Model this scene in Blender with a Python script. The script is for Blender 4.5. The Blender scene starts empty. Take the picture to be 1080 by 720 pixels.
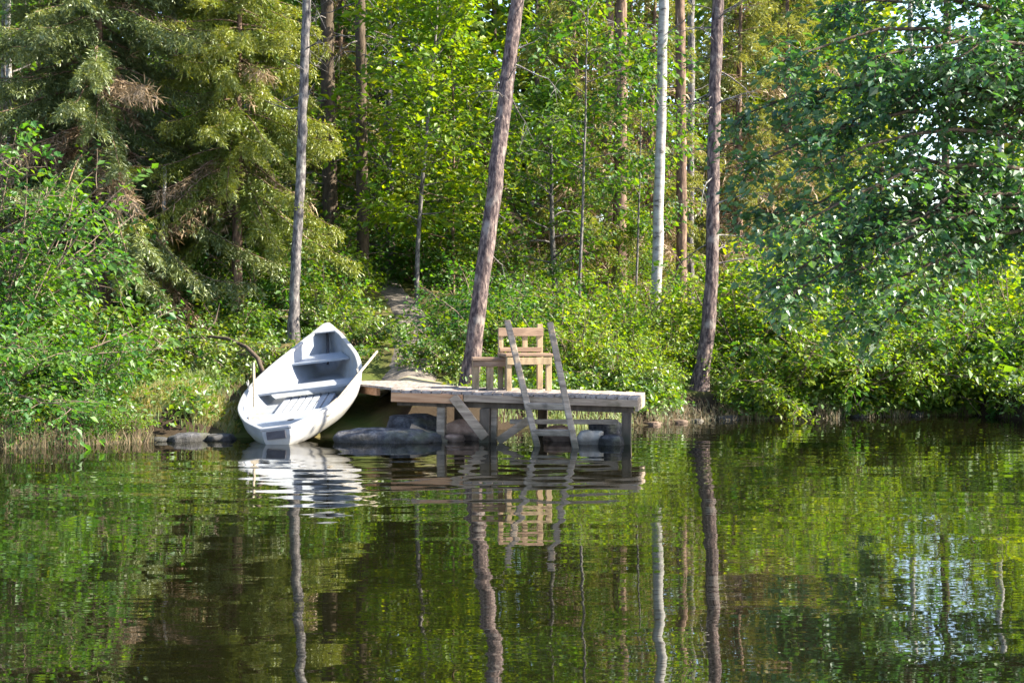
import bpy, bmesh, math, random
import numpy as np
from mathutils import Vector, Matrix, noise as mnoise

R = math.radians
SC = bpy.context.scene
COL = SC.collection
rng = np.random.default_rng(7)
random.seed(7)

# ------------------------------------------------------------------ camera
F = 1500.0            # focal length in pixels of a 1080 px wide picture
H = 1.5               # eye height above the water
YH = 340.0            # horizon row
cam_d = bpy.data.cameras.new('camera')
cam_d.sensor_width = 36.0
cam_d.lens = 36.0 * F / 1080.0
cam_d.shift_y = -(360.0 - YH) / 1080.0
cam_d.clip_end = 2000
cam = bpy.data.objects.new('camera', cam_d)
cam.location = (0, 0, H)
cam.rotation_euler = (R(90), 0, 0)
COL.objects.link(cam)
SC.camera = cam

def P(px, py, d):
    return np.array([(px - 540.0) / F * d, d, H - (py - YH) / F * d])
def X(px, d):
    return (px - 540.0) / F * d

# ------------------------------------------------------------------ light
SUN_AZ = 86.0          # degrees clockwise from straight towards the camera side: 90 = from the right
SUN_EL = 36.0
sx, sy = math.sin(R(SUN_AZ)), -math.cos(R(SUN_AZ))
to_sun = Vector((sx * math.cos(R(SUN_EL)), sy * math.cos(R(SUN_EL)), math.sin(R(SUN_EL))))
world = bpy.data.worlds.new('World')
SC.world = world
world.use_nodes = True
nt = world.node_tree
nt.nodes.clear()
sky = nt.nodes.new('ShaderNodeTexSky')
sky.sky_type = 'NISHITA'
sky.sun_disc = False
sky.sun_elevation = R(SUN_EL)
sky.sun_rotation = math.atan2(to_sun.x, to_sun.y)
sky.dust_density = 1.5
bg = nt.nodes.new('ShaderNodeBackground')
bg.inputs['Strength'].default_value = 0.105
out = nt.nodes.new('ShaderNodeOutputWorld')
nt.links.new(sky.outputs[0], bg.inputs[0])
nt.links.new(bg.outputs[0], out.inputs[0])
sun_d = bpy.data.lights.new('sun', 'SUN')
sun_d.energy = 5.0
sun_d.angle = R(0.5)
sun_d.color = (1.0, 0.90, 0.70)
sun = bpy.data.objects.new('sun', sun_d)
sun.rotation_euler = to_sun.to_track_quat('Z', 'Y').to_euler()
COL.objects.link(sun)
SC.view_settings.view_transform = 'Standard'
SC.view_settings.look = 'None'
SC.view_settings.exposure = 2.34
SC.view_settings.gamma = 1.0
SC.view_settings.use_curve_mapping = False
SC.cycles.max_bounces = 7
SC.cycles.diffuse_bounces = 4
SC.cycles.glossy_bounces = 3
SC.cycles.transmission_bounces = 4
SC.cycles.use_denoising = True
SC.cycles.sample_clamp_indirect = 6.0

# ------------------------------------------------------------------ materials
def new_mat(name):
    m = bpy.data.materials.new(name)
    m.use_nodes = True
    m.node_tree.nodes.clear()
    return m, m.node_tree
def N(t, kind, **kw):
    n = t.nodes.new(kind)
    for k, v in kw.items():
        setattr(n, k, v)
    return n
def ramp(t, stops):
    n = t.nodes.new('ShaderNodeValToRGB')
    e = n.color_ramp.elements
    while len(e) > 1:
        e.remove(e[-1])
    e[0].position = stops[0][0]; e[0].color = (*stops[0][1], 1)
    for p, c in stops[1:]:
        k = e.new(p); k.color = (*c, 1)
    return n

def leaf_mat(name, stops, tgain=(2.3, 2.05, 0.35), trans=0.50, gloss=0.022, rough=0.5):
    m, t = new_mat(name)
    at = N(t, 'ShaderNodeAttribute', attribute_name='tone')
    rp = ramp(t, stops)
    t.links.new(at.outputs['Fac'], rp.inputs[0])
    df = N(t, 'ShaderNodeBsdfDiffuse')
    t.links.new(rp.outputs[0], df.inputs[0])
    mul = N(t, 'ShaderNodeMix', data_type='RGBA', blend_type='MULTIPLY')
    mul.inputs['Factor'].default_value = 1.0
    mul.clamp_result = False
    t.links.new(rp.outputs[0], mul.inputs['A'])
    mul.inputs['B'].default_value = (*tgain, 1)
    tr = N(t, 'ShaderNodeBsdfTranslucent')
    t.links.new(mul.outputs['Result'], tr.inputs[0])
    mx = N(t, 'ShaderNodeMixShader'); mx.inputs[0].default_value = trans
    t.links.new(df.outputs[0], mx.inputs[1]); t.links.new(tr.outputs[0], mx.inputs[2])
    gl = N(t, 'ShaderNodeBsdfGlossy'); gl.inputs['Roughness'].default_value = rough
    gl.inputs['Color'].default_value = (0.9, 0.95, 1.0, 1)
    m2 = N(t, 'ShaderNodeMixShader'); m2.inputs[0].default_value = gloss
    t.links.new(mx.outputs[0], m2.inputs[1]); t.links.new(gl.outputs[0], m2.inputs[2])
    o = N(t, 'ShaderNodeOutputMaterial')
    t.links.new(m2.outputs[0], o.inputs[0])
    return m

def solid_mat(name, stops, scale=(4, 4, 4), detail=6.0, rough=0.8, bump=0.3, bump_d=0.01, spec=0.3, scale2=None, wear=None, coord='Object'):
    """noise driven colour ramp plus bump"""
    m, t = new_mat(name)
    tc = N(t, 'ShaderNodeTexCoord')
    mp = N(t, 'ShaderNodeMapping'); mp.inputs['Scale'].default_value = scale
    t.links.new(tc.outputs[coord], mp.inputs[0])
    ns = N(t, 'ShaderNodeTexNoise'); ns.inputs['Scale'].default_value = 1.0
    ns.inputs['Detail'].default_value = detail; ns.inputs['Roughness'].default_value = 0.65
    t.links.new(mp.outputs[0], ns.inputs['Vector'])
    rp = ramp(t, stops)
    t.links.new(ns.outputs['Fac'], rp.inputs[0])
    colour = rp.outputs[0]
    if wear:
        wc, wscale, lo, hi = wear
        n2 = N(t, 'ShaderNodeTexNoise'); n2.inputs['Scale'].default_value = wscale; n2.inputs['Detail'].default_value = 5
        t.links.new(tc.outputs[coord], n2.inputs['Vector'])
        r2 = ramp(t, [(lo, (0, 0, 0)), (hi, (1, 1, 1))])
        t.links.new(n2.outputs['Fac'], r2.inputs[0])
        mx = N(t, 'ShaderNodeMix', data_type='RGBA')
        t.links.new(r2.outputs[0], mx.inputs['Factor'])
        t.links.new(colour, mx.inputs['A']); mx.inputs['B'].default_value = (*wc, 1)
        colour = mx.outputs['Result']
    b = N(t, 'ShaderNodeBsdfPrincipled')
    b.inputs['Roughness'].default_value = rough
    b.inputs['Specular IOR Level'].default_value = spec
    t.links.new(colour, b.inputs['Base Color'])
    if bump:
        bp = N(t, 'ShaderNodeBump'); bp.inputs['Strength'].default_value = bump; bp.inputs['Distance'].default_value = bump_d
        t.links.new(ns.outputs['Fac'], bp.inputs['Height'])
        t.links.new(bp.outputs[0], b.inputs['Normal'])
    o = N(t, 'ShaderNodeOutputMaterial')
    t.links.new(b.outputs[0], o.inputs[0])
    return m

M = {}
M['leaf_alder'] = leaf_mat('leaf_alder', [(0, (0.018, 0.075, 0.020)), (0.5, (0.042, 0.118, 0.018)), (1, (0.090, 0.160, 0.020))])
M['leaf_fresh'] = leaf_mat('leaf_fresh', [(0, (0.036, 0.105, 0.008)), (0.5, (0.100, 0.172, 0.009)), (1, (0.185, 0.220, 0.010))], trans=0.48)
M['leaf_birch'] = leaf_mat('leaf_birch', [(0, (0.022, 0.078, 0.016)), (0.5, (0.062, 0.125, 0.013)), (1, (0.135, 0.175, 0.014))], trans=0.45)
M['leaf_deep'] = leaf_mat('leaf_deep', [(0, (0.014, 0.062, 0.032)), (0.5, (0.033, 0.098, 0.032)), (1, (0.085, 0.150, 0.022))], trans=0.46, gloss=0.06, tgain=(1.8, 1.7, 0.45))
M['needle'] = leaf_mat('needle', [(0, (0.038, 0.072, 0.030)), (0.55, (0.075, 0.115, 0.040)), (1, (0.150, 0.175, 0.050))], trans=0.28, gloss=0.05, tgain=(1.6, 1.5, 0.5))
M['needle_sun'] = leaf_mat('needle_sun', [(0, (0.045, 0.085, 0.014)), (0.5, (0.095, 0.140, 0.016)), (1, (0.190, 0.205, 0.022))], trans=0.36, gloss=0.05, tgain=(1.6, 1.5, 0.5))  # yellower, brighter needles: sunlight put into the colour
M['needle_sun_gold'] = leaf_mat('needle_sun_gold', [(0, (0.055, 0.088, 0.022)), (0.5, (0.110, 0.145, 0.034)), (1, (0.200, 0.215, 0.055))], trans=0.36, gloss=0.03, tgain=(1.6, 1.4, 0.5))  # warm sunlight on the background spruces, put into the needle colour
M['dead_twig'] = leaf_mat('dead_twig', [(0, (0.100, 0.070, 0.046)), (0.5, (0.210, 0.152, 0.100)), (1, (0.340, 0.262, 0.180))], trans=0.2, gloss=0.02, tgain=(1.2, 1.1, 0.8))
M['dry_reed'] = leaf_mat('dry_reed', [(0, (0.050, 0.065, 0.020)), (0.45, (0.115, 0.085, 0.045)), (1, (0.230, 0.160, 0.090))], trans=0.25, gloss=0.03, tgain=(1.3, 1.2, 0.8))
M['grass'] = leaf_mat('grass', [(0, (0.055, 0.110, 0.016)), (0.6, (0.120, 0.160, 0.022)), (1, (0.240, 0.190, 0.070))], trans=0.35, gloss=0.05)
M['under'] = leaf_mat('under', [(0, (0.026, 0.080, 0.009)), (0.6, (0.070, 0.138, 0.010)), (1, (0.140, 0.180, 0.014))], trans=0.42, gloss=0.05)

M['pine_bark'] = solid_mat('pine_bark', [(0.34, (0.022, 0.017, 0.020)), (0.47, (0.068, 0.052, 0.056)), (0.58, (0.140, 0.108, 0.104)), (0.72, (0.29, 0.22, 0.19))], scale=(24, 24, 8), detail=9, wear=((0.20, 0.18, 0.175), 5.0, 0.56, 0.72), rough=0.9, bump=0.9, bump_d=0.03, spec=0.1)
M['brown_bark'] = solid_mat('brown_bark', [(0.30, (0.040, 0.028, 0.024)), (0.5, (0.115, 0.078, 0.062)), (0.70, (0.27, 0.185, 0.14))], scale=(14, 14, 4), rough=0.9, bump=0.8, bump_d=0.02, spec=0.1)
M['grey_bark'] = solid_mat('grey_bark', [(0.34, (0.030, 0.028, 0.032)), (0.48, (0.090, 0.083, 0.088)), (0.68, (0.23, 0.21, 0.205))], scale=(24, 24, 8), detail=9, wear=((0.21, 0.21, 0.20), 6.0, 0.55, 0.7), rough=0.9, bump=0.8, bump_d=0.02, spec=0.1)
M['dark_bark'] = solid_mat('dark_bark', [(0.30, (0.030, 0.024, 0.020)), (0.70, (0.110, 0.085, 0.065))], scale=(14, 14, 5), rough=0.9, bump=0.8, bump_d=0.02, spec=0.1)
M['birch_bark'] = solid_mat('birch_bark', [(0.34, (0.050, 0.045, 0.042)), (0.43, (0.20, 0.19, 0.19)), (0.60, (0.28, 0.28, 0.28)), (0.8, (0.38, 0.37, 0.36))], scale=(6, 6, 14), rough=0.7, bump=0.3, bump_d=0.01, spec=0.2)
M['twig'] = solid_mat('twig', [(0.3, (0.075, 0.055, 0.045)), (0.7, (0.19, 0.15, 0.12))], scale=(10, 10, 10), rough=0.9, bump=0, spec=0.1)
M['wood_grey'] = solid_mat('wood_grey', [(0.28, (0.11, 0.085, 0.066)), (0.5, (0.235, 0.19, 0.152)), (0.72, (0.38, 0.315, 0.255))], scale=(3, 3, 22), rough=0.85, bump=0.5, bump_d=0.006, spec=0.2, wear=((0.11, 0.09, 0.075), 7, 0.55, 0.75))
M['wood_plank'] = solid_mat('wood_plank', [(0.28, (0.14, 0.10, 0.078)), (0.5, (0.27, 0.205, 0.155)), (0.72, (0.40, 0.32, 0.24))], scale=(2, 22, 22), rough=0.85, bump=0.5, bump_d=0.006, spec=0.2, wear=((0.10, 0.08, 0.05), 5, 0.55, 0.75))
M['wood_deck'] = solid_mat('wood_deck', [(0.28, (0.10, 0.085, 0.08)), (0.5, (0.21, 0.18, 0.17)), (0.72, (0.33, 0.29, 0.27))], scale=(22, 3, 22), rough=0.85, bump=0.5, bump_d=0.006, spec=0.2)
M['wood_sunlit'] = solid_mat('wood_sunlit', [(0.28, (0.24, 0.12, 0.06)), (0.5, (0.38, 0.21, 0.12)), (0.72, (0.48, 0.30, 0.18))], scale=(2, 22, 22), rough=0.8, bump=0.4, bump_d=0.006, spec=0.2)  # orange of the sunlit jetty end, put into the wood colour
M['wood_pale'] = solid_mat('wood_pale', [(0.28, (0.15, 0.11, 0.07)), (0.5, (0.30, 0.225, 0.145)), (0.72, (0.43, 0.335, 0.22))], scale=(14, 14, 4), rough=0.75, bump=0.3, bump_d=0.004, spec=0.25, wear=((0.25, 0.19, 0.11), 6, 0.55, 0.8))
M['wood_brown'] = solid_mat('wood_brown', [(0.28, (0.10, 0.066, 0.05)), (0.5, (0.20, 0.135, 0.098)), (0.72, (0.32, 0.225, 0.165))], scale=(3, 12, 12), rough=0.8, bump=0.3, bump_d=0.004, spec=0.25)
M['wood_dark'] = solid_mat('wood_dark', [(0.28, (0.032, 0.025, 0.02)), (0.72, (0.12, 0.095, 0.075))], scale=(10, 10, 3), rough=0.85, bump=0.5, bump_d=0.006, spec=0.2)
M['boat_white'] = solid_mat('boat_white', [(0.3, (0.215, 0.225, 0.255)), (0.7, (0.305, 0.315, 0.345))], scale=(3, 3, 3), rough=0.38, bump=0.0, spec=0.4, wear=((0.40, 0.39, 0.36), 4, 0.56, 0.85))
M['boat_inner'] = solid_mat('boat_inner', [(0.3, (0.20, 0.23, 0.29)), (0.7, (0.28, 0.315, 0.375))], scale=(4, 4, 4), rough=0.5, bump=0.0, spec=0.35, wear=((0.30, 0.29, 0.27), 5, 0.55, 0.85))  # bluer and darker inside: the boat's inner shade is in the colour
M['boat_wood'] = solid_mat('boat_wood', [(0.3, (0.20, 0.22, 0.26)), (0.7, (0.28, 0.30, 0.345))], scale=(3, 22, 3), rough=0.7, bump=0.3, bump_d=0.004, spec=0.3)
M['boat_dark'] = solid_mat('boat_dark', [(0.3, (0.025, 0.025, 0.035)), (0.7, (0.07, 0.07, 0.085))], scale=(8, 8, 8), rough=0.6, bump=0.0)
M['oar_wood'] = solid_mat('oar_wood', [(0.3, (0.20, 0.17, 0.135)), (0.7, (0.36, 0.315, 0.255))], scale=(20, 20, 3), rough=0.6, bump=0.0)
M['metal'] = solid_mat('metal', [(0.3, (0.12, 0.12, 0.13)), (0.7, (0.30, 0.30, 0.31))], scale=(30, 30, 30), rough=0.45, bump=0.0, spec=0.6)
ROCKW = ((0.10, 0.11, 0.07), 3, 0.55, 0.75)
M['rock_grey'] = solid_mat('rock_grey', [(0.34, (0.022, 0.022, 0.028)), (0.5, (0.060, 0.062, 0.075)), (0.66, (0.135, 0.135, 0.15))], scale=(11, 11, 11), detail=12, rough=0.85, bump=1.0, bump_d=0.05, spec=0.3, wear=ROCKW)
M['rock_red'] = solid_mat('rock_red', [(0.3, (0.20, 0.12, 0.09)), (0.5, (0.40, 0.26, 0.20)), (0.7, (0.54, 0.39, 0.31))], scale=(6, 6, 6), detail=9, rough=0.85, bump=0.8, bump_d=0.03, spec=0.3)
M['rock_pale'] = solid_mat('rock_pale', [(0.3, (0.15, 0.135, 0.12)), (0.5, (0.27, 0.25, 0.225)), (0.7, (0.40, 0.37, 0.34))], scale=(6, 6, 6), detail=9, rough=0.85, bump=0.8, bump_d=0.03, spec=0.3)
M['ground'] = solid_mat('ground', [(0.30, (0.030, 0.045, 0.014)), (0.45, (0.075, 0.085, 0.022)), (0.58, (0.13, 0.10, 0.05)), (0.72, (0.24, 0.17, 0.10))], scale=(1.1, 1.1, 1.1), detail=10, rough=0.95, bump=0.9, bump_d=0.08, spec=0.1, wear=((0.05, 0.075, 0.015), 0.5, 0.45, 0.65))
def band(m, coord, lo, hi, col, amount=0.8, nscale=5.0):
    """a wet or dirty band below a ragged line"""
    t = m.node_tree
    b = next(n for n in t.nodes if n.type == 'BSDF_PRINCIPLED')
    src = b.inputs['Base Color'].links[0].from_socket
    if coord == 'world':
        ge = N(t, 'ShaderNodeNewGeometry'); vec = ge.outputs['Position']
    else:
        tc = N(t, 'ShaderNodeTexCoord'); vec = tc.outputs['Object']
    sp = N(t, 'ShaderNodeSeparateXYZ'); t.links.new(vec, sp.inputs[0])
    ns = N(t, 'ShaderNodeTexNoise'); ns.inputs['Scale'].default_value = nscale; ns.inputs['Detail'].default_value = 6
    t.links.new(vec, ns.inputs['Vector'])
    ad = N(t, 'ShaderNodeMath', operation='MULTIPLY_ADD'); t.links.new(ns.outputs['Fac'], ad.inputs[0])
    ad.inputs[1].default_value = -(hi - lo) * 1.6; t.links.new(sp.outputs['Z'], ad.inputs[2])
    mr = N(t, 'ShaderNodeMapRange'); t.links.new(ad.outputs[0], mr.inputs['Value'])
    mr.inputs['From Min'].default_value = lo - (hi - lo) * .8; mr.inputs['From Max'].default_value = hi - (hi - lo) * .8
    mr.inputs['To Min'].default_value = amount; mr.inputs['To Max'].default_value = 0.0
    mx = N(t, 'ShaderNodeMix', data_type='RGBA'); t.links.new(mr.outputs[0], mx.inputs['Factor'])
    t.links.new(src, mx.inputs['A']); mx.inputs['B'].default_value = (*col, 1)
    t.links.new(mx.outputs['Result'], b.inputs['Base Color'])
for nm in ('rock_grey', 'rock_red', 'rock_pale'): band(M[nm], 'world', .04, .12, (.020, .019, .016))
for nm in ('wood_grey', 'wood_dark', 'wood_plank'): band(M[nm], 'world', .05, .22, (.030, .032, .022))
band(M['boat_white'], 'object', .10, .34, (.20, .185, .15), .75)
band(M['boat_inner'], 'object', .08, .30, (.13, .125, .11), .6)
def earth_on_slopes(m):
    t = m.node_tree
    b = next(n for n in t.nodes if n.type == 'BSDF_PRINCIPLED')
    src = b.inputs['Base Color'].links[0].from_socket
    ge = N(t, 'ShaderNodeNewGeometry'); sp = N(t, 'ShaderNodeSeparateXYZ')
    t.links.new(ge.outputs['Normal'], sp.inputs[0])
    rp = ramp(t, [(0.86, (1, 1, 1)), (0.97, (0, 0, 0))]); t.links.new(sp.outputs['Z'], rp.inputs[0])
    mx = N(t, 'ShaderNodeMix', data_type='RGBA'); t.links.new(rp.outputs[0], mx.inputs['Factor'])
    t.links.new(src, mx.inputs['A']); mx.inputs['B'].default_value = (0.026, 0.019, 0.013, 1)
    t.links.new(mx.outputs['Result'], b.inputs['Base Color'])
earth_on_slopes(M['ground'])
M['path'] = solid_mat('path', [(0.3, (0.075, 0.066, 0.060)), (0.5, (0.13, 0.115, 0.105)), (0.7, (0.20, 0.178, 0.16))], scale=(3, 3, 3), detail=10, rough=0.95, bump=0.8, bump_d=0.04, spec=0.1)
M['sand'] = solid_mat('sand', [(0.3, (0.20, 0.17, 0.115)), (0.7, (0.32, 0.28, 0.20))], scale=(8, 8, 8), detail=10, rough=0.95, bump=0.6, bump_d=0.02, spec=0.1, wear=((0.16, 0.15, 0.06), 2.0, 0.52, 0.7))

def water_mat():
    m, t = new_mat('lake_water')
    b = N(t, 'ShaderNodeBsdfPrincipled')
    b.inputs['Base Color'].default_value = (0.004, 0.004, 0.0015, 1)
    b.inputs['Roughness'].default_value = 0.014
    b.inputs['IOR'].default_value = 4.0
    b.inputs['Specular IOR Level'].default_value = 0.5
    tc = N(t, 'ShaderNodeTexCoord'); mp = N(t, 'ShaderNodeMapping'); mp.inputs['Scale'].default_value = (3.0, 7.5, 1)
    t.links.new(tc.outputs['Object'], mp.inputs[0])
    ns = N(t, 'ShaderNodeTexNoise'); ns.inputs['Scale'].default_value = 1.0; ns.inputs['Detail'].default_value = 1.5
    t.links.new(mp.outputs[0], ns.inputs['Vector'])
    bp = N(t, 'ShaderNodeBump'); bp.inputs['Strength'].default_value = 1.0; bp.inputs['Distance'].default_value = 0.0009
    t.links.new(ns.outputs['Fac'], bp.inputs['Height']); t.links.new(bp.outputs[0], b.inputs['Normal'])
    o = N(t, 'ShaderNodeOutputMaterial')
    t.links.new(b.outputs[0], o.inputs[0])
    return m
M['water'] = water_mat()

# ------------------------------------------------------------------ mesh builder
class MB:
    def __init__(self):
        self.v = []; self.f = []; self.t = []; self.m = []; self.n = 0; self.smooth = []
    def quads(self, verts, faces, tone=0.5, mat=0, smooth=False):
        verts = np.asarray(verts, float).reshape(-1, 3); faces = np.asarray(faces, int).reshape(-1, 4)
        self.v.append(verts); self.f.append(faces + self.n); self.n += len(verts)
        k = len(faces)
        self.t.append(np.broadcast_to(np.asarray(tone, float), (k,)).copy())
        self.m.append(np.full(k, mat, int)); self.smooth.append(np.full(k, smooth, bool))
    def tube(self, pts, rad, n=6, mat=0, tone=0.5, cap=True):
        pts = np.asarray(pts, float); k = len(pts)
        rad = np.broadcast_to(np.asarray(rad, float), (k,))
        tan = np.gradient(pts, axis=0)
        tan /= np.linalg.norm(tan, axis=1, keepdims=True) + 1e-9
        ref = np.array([0.0, 0, 1]) if abs(tan[0][2]) < 0.8 else np.array([1.0, 0, 0])
        a = np.cross(tan, ref); a /= np.linalg.norm(a, axis=1, keepdims=True) + 1e-9
        b = np.cross(tan, a)
        th = np.arange(n) / n * 2 * np.pi
        ring = pts[:, None, :] + rad[:, None, None] * (np.cos(th)[None, :, None] * a[:, None, :] + np.sin(th)[None, :, None] * b[:, None, :])
        i = np.arange(k - 1)[:, None] * n; j = np.arange(n)[None, :]; j2 = (j + 1) % n
        fs = np.stack([i + j, i + j2, i + n + j2, i + n + j], -1).reshape(-1, 4)
        self.quads(ring.reshape(-1, 3), fs, tone, mat, True)
        if cap and n == 4 or cap and n % 2 == 0:
            base = ring[-1]
            fs = [[0, q, q + 1, q + 2] for q in range(1, n - 2, 2)]
            self.quads(base, fs, tone, mat, False)
            self.quads(ring[0][::-1], fs, tone, mat, False)
    def box(self, c, half, rot=None, mat=0, tone=0.5, jit=0.0):
        c = np.asarray(c, float); h = np.asarray(half, float)
        s = np.array([[-1, -1, -1], [1, -1, -1], [1, 1, -1], [-1, 1, -1], [-1, -1, 1], [1, -1, 1], [1, 1, 1], [-1, 1, 1]], float) * h
        if jit: s = s + rng.normal(0, jit, s.shape)
        if rot is not None: s = s @ np.asarray(rot, float).T
        self.quads(s + c, [[0, 3, 2, 1], [4, 5, 6, 7], [0, 1, 5, 4], [1, 2, 6, 5], [2, 3, 7, 6], [3, 0, 4, 7]], tone, mat)
    def bar(self, a, b, w, h, up=(0, 0, 1), mat=0, tone=0.5):
        """board from a to b, w wide across, h along 'up'"""
        a = np.asarray(a, float); b = np.asarray(b, float)
        z = b - a; L = np.linalg.norm(z); z /= L
        up = np.asarray(up, float); x = np.cross(up, z); x /= np.linalg.norm(x); y = np.cross(z, x)
        self.box((a + b) / 2, (w / 2, h / 2, L / 2), np.stack([x, y, z], 1), mat, tone)
    def leaves(self, pos, size, tone, mat=0, along=None, upbias=0.55, droop=0.25, wid=0.62, rg=None):
        rg = rg or rng
        pos = np.asarray(pos, float); k = len(pos)
        if k == 0: return
        nrm = rg.normal(size=(k, 3)); nrm /= np.linalg.norm(nrm, axis=1, keepdims=True)
        nrm[:, 2] = np.abs(nrm[:, 2]) + upbias; nrm /= np.linalg.norm(nrm, axis=1, keepdims=True)
        a = rg.normal(size=(k, 3)) if along is None else along + rg.normal(size=(k, 3)) * 0.35
        a -= nrm * np.sum(a * nrm, 1, keepdims=True); a /= np.linalg.norm(a, axis=1, keepdims=True) + 1e-9
        a[:, 2] -= droop; a /= np.linalg.norm(a, axis=1, keepdims=True)
        b = np.cross(nrm, a); b /= np.linalg.norm(b, axis=1, keepdims=True) + 1e-9
        l = (size * np.clip(rg.lognormal(-0.05, 0.33, k), .4, 1.8))[:, None] if np.isscalar(size) else (size * rg.uniform(0.7, 1.25, k))[:, None]
        w = l * wid * 0.5
        fold = nrm * l * 0.10
        v = np.stack([pos, pos + a * l * 0.45 + b * w + fold, pos + a * l, pos + a * l * 0.45 - b * w + fold], 1)
        self.quads(v.reshape(-1, 3), np.arange(4 * k).reshape(-1, 4), np.clip(tone, 0, 1), mat)
    def mesh(self, name, mats):
        v = np.concatenate(self.v).astype(np.float32); f = np.concatenate(self.f).astype(np.int32)
        me = bpy.data.meshes.new(name)
        k = len(f)
        me.vertices.add(len(v)); me.vertices.foreach_set('co', v.ravel())
        me.loops.add(4 * k); me.loops.foreach_set('vertex_index', f.ravel())
        me.polygons.add(k); me.polygons.foreach_set('loop_start', np.arange(0, 4 * k, 4, dtype=np.int32))
        me.polygons.foreach_set('loop_total', np.full(k, 4, np.int32))
        for x in mats: me.materials.append(x)
        me.polygons.foreach_set('material_index', np.concatenate(self.m).astype(np.int32))
        me.polygons.foreach_set('use_smooth', np.concatenate(self.smooth))
        at = me.attributes.new('tone', 'FLOAT', 'FACE')
        at.data.foreach_set('value', np.concatenate(self.t).astype(np.float32))
        me.update(calc_edges=True)
        return me
    def build(self, name, mats, parent=None):
        if not isinstance(mats, (list, tuple)): mats = [mats]
        o = bpy.data.objects.new(name, self.mesh(name, mats))
        COL.objects.link(o)
        if parent: o.parent = parent
        return o

def tag(o, label=None, cat=None, group=None, kind=None):
    if label: o['label'] = label
    if cat: o['category'] = cat
    if group: o['group'] = group
    if kind: o['kind'] = kind
    return o
def thing(name, label, cat, loc=(0, 0, 0), rz=0.0, group=None):
    o = bpy.data.objects.new(name, None)
    o.empty_display_size = 0.2
    COL.objects.link(o)
    o.location = Vector([float(q) for q in loc]); o.rotation_euler = (0, 0, rz)
    return tag(o, label, cat, group)
def copy_tree(o, parent=None):
    c = o.copy(); COL.objects.link(c)
    if parent: c.parent = parent
    for ch in list(o.children): copy_tree(ch, c)
    return c
def bevel(o, w=0.006, seg=2):
    md = o.modifiers.new('bevel', 'BEVEL'); md.width = w; md.segments = seg; md.limit_method = 'ANGLE'
    return o

# ------------------------------------------------------------------ terrain
SHX = np.array([-60, -12, -7.0, -5.5, -4.4, -3.6, -1.9, -1.2, -0.2, 1.5, 2.0, 3.0, 5.5, 7.7, 8.4, 12, 60])
SHY = np.array([15.0, 16.5, 17.2, 17.5, 18.3, 18.2, 18.8, 19.3, 20.0, 20.5, 21.0, 21.9, 22.6, 23.2, 14.0, 12.0, 12.0])
SLX = np.array([-60, -8, -4.5, -2.8, -1.0, 1.0, 4.0, 9.0, 14, 22, 60])
SLV = np.array([.18, .17, .17, .175, .165, .11, .07, .04, .015, .03, .08])
def sstep(a, b, x):
    t = np.clip((x - a) / (b - a), 0, 1); return t * t * (3 - 2 * t)
def terr(x, y):
    x = np.asarray(x, float); y = np.asarray(y, float)
    sh = np.interp(x, SHX, SHY) + 0.12 * np.sin(x * 2.1) + 0.08 * np.sin(x * 4.7 + 1)
    s = y - sh
    sl = np.interp(x, SLX, SLV)
    bank = 0.42 * sstep(-0.15, 0.75, s) - 0.02
    up = sl * np.clip(s - 0.5, 0, 16) + sl * 1.5 * np.clip(s - 16.5, 0, 60)
    under = np.maximum(0.45 * np.minimum(s + 0.1, 0), -1.6)
    z = np.where(s < -0.1, under - 0.02, bank + up)
    z = z + np.where(s > 0, 1, 0) * 0.05 * np.sin(x * 1.3 + y * 0.7) * np.sin(y * 1.1) * np.clip(s, 0, 1)
    # boat landing: a gentle even slope
    w = sstep(-4.4, -3.7, x) * (1 - sstep(-1.95, -1.5, x)) * (1 - sstep(22.0, 23.5, y)) * sstep(14, 16, y)
    land = -0.20 + 0.195 * (y - 17.6)
    return z * (1 - w) + land * w

xs = np.concatenate([np.linspace(-120, -14, 22)[:-1], np.arange(-14, 14, 0.25), np.linspace(14, 120, 22)])
ys = np.concatenate([np.linspace(-60, 15, 12)[:-1], np.arange(15, 26, 0.16), np.arange(26, 44, 0.5), np.linspace(44, 220, 30)])
gx, gy = np.meshgrid(xs, ys)
gz = terr(gx, gy)
gz = gz + np.where(gz > 0.1, 1, 0) * rng.normal(0, 0.012, gz.shape)
def grid_faces(nx, ny):
    i = np.arange(ny - 1)[:, None] * nx; j = np.arange(nx - 1)[None, :]
    return np.stack([i + j, i + j + 1, i + nx + j + 1, i + nx + j], -1).reshape(-1, 4)
g = MB(); g.quads(np.stack([gx, gy, gz], -1), grid_faces(len(xs), len(ys)), smooth=True)
tag(g.build('ground', M['ground']), 'grassy forest bank rising gently behind the lake', 'ground', kind='structure')

def strip(name, pts, widths, mat, lift, label):
    pts = np.array(pts, float)
    tt = np.linspace(0, len(pts) - 1, 60)
    cx = np.interp(tt, range(len(pts)), pts[:, 0]); cy = np.interp(tt, range(len(pts)), pts[:, 1])
    w = np.interp(tt, range(len(pts)), widths)
    dx = np.gradient(cx); dy = np.gradient(cy); L = np.hypot(dx, dy)
    nx_, ny_ = -dy / L, dx / L
    u = np.linspace(-0.5, 0.5, 9)
    edge = 1 + 0.18 * np.sin(tt * 2.3)[:, None] * np.sign(u)[None, :]
    px = cx[:, None] + nx_[:, None] * u[None] * w[:, None] * edge
    py = cy[:, None] + ny_[:, None] * u[None] * w[:, None] * edge
    pz = terr(px, py) + lift - 0.05 * (np.abs(u[None]) > 0.45)
    m = MB(); m.quads(np.stack([px, py, pz], -1), grid_faces(9, 60)[:, ::-1], smooth=True)
    return tag(m.build(name, mat), label, 'path', kind='structure')
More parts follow.
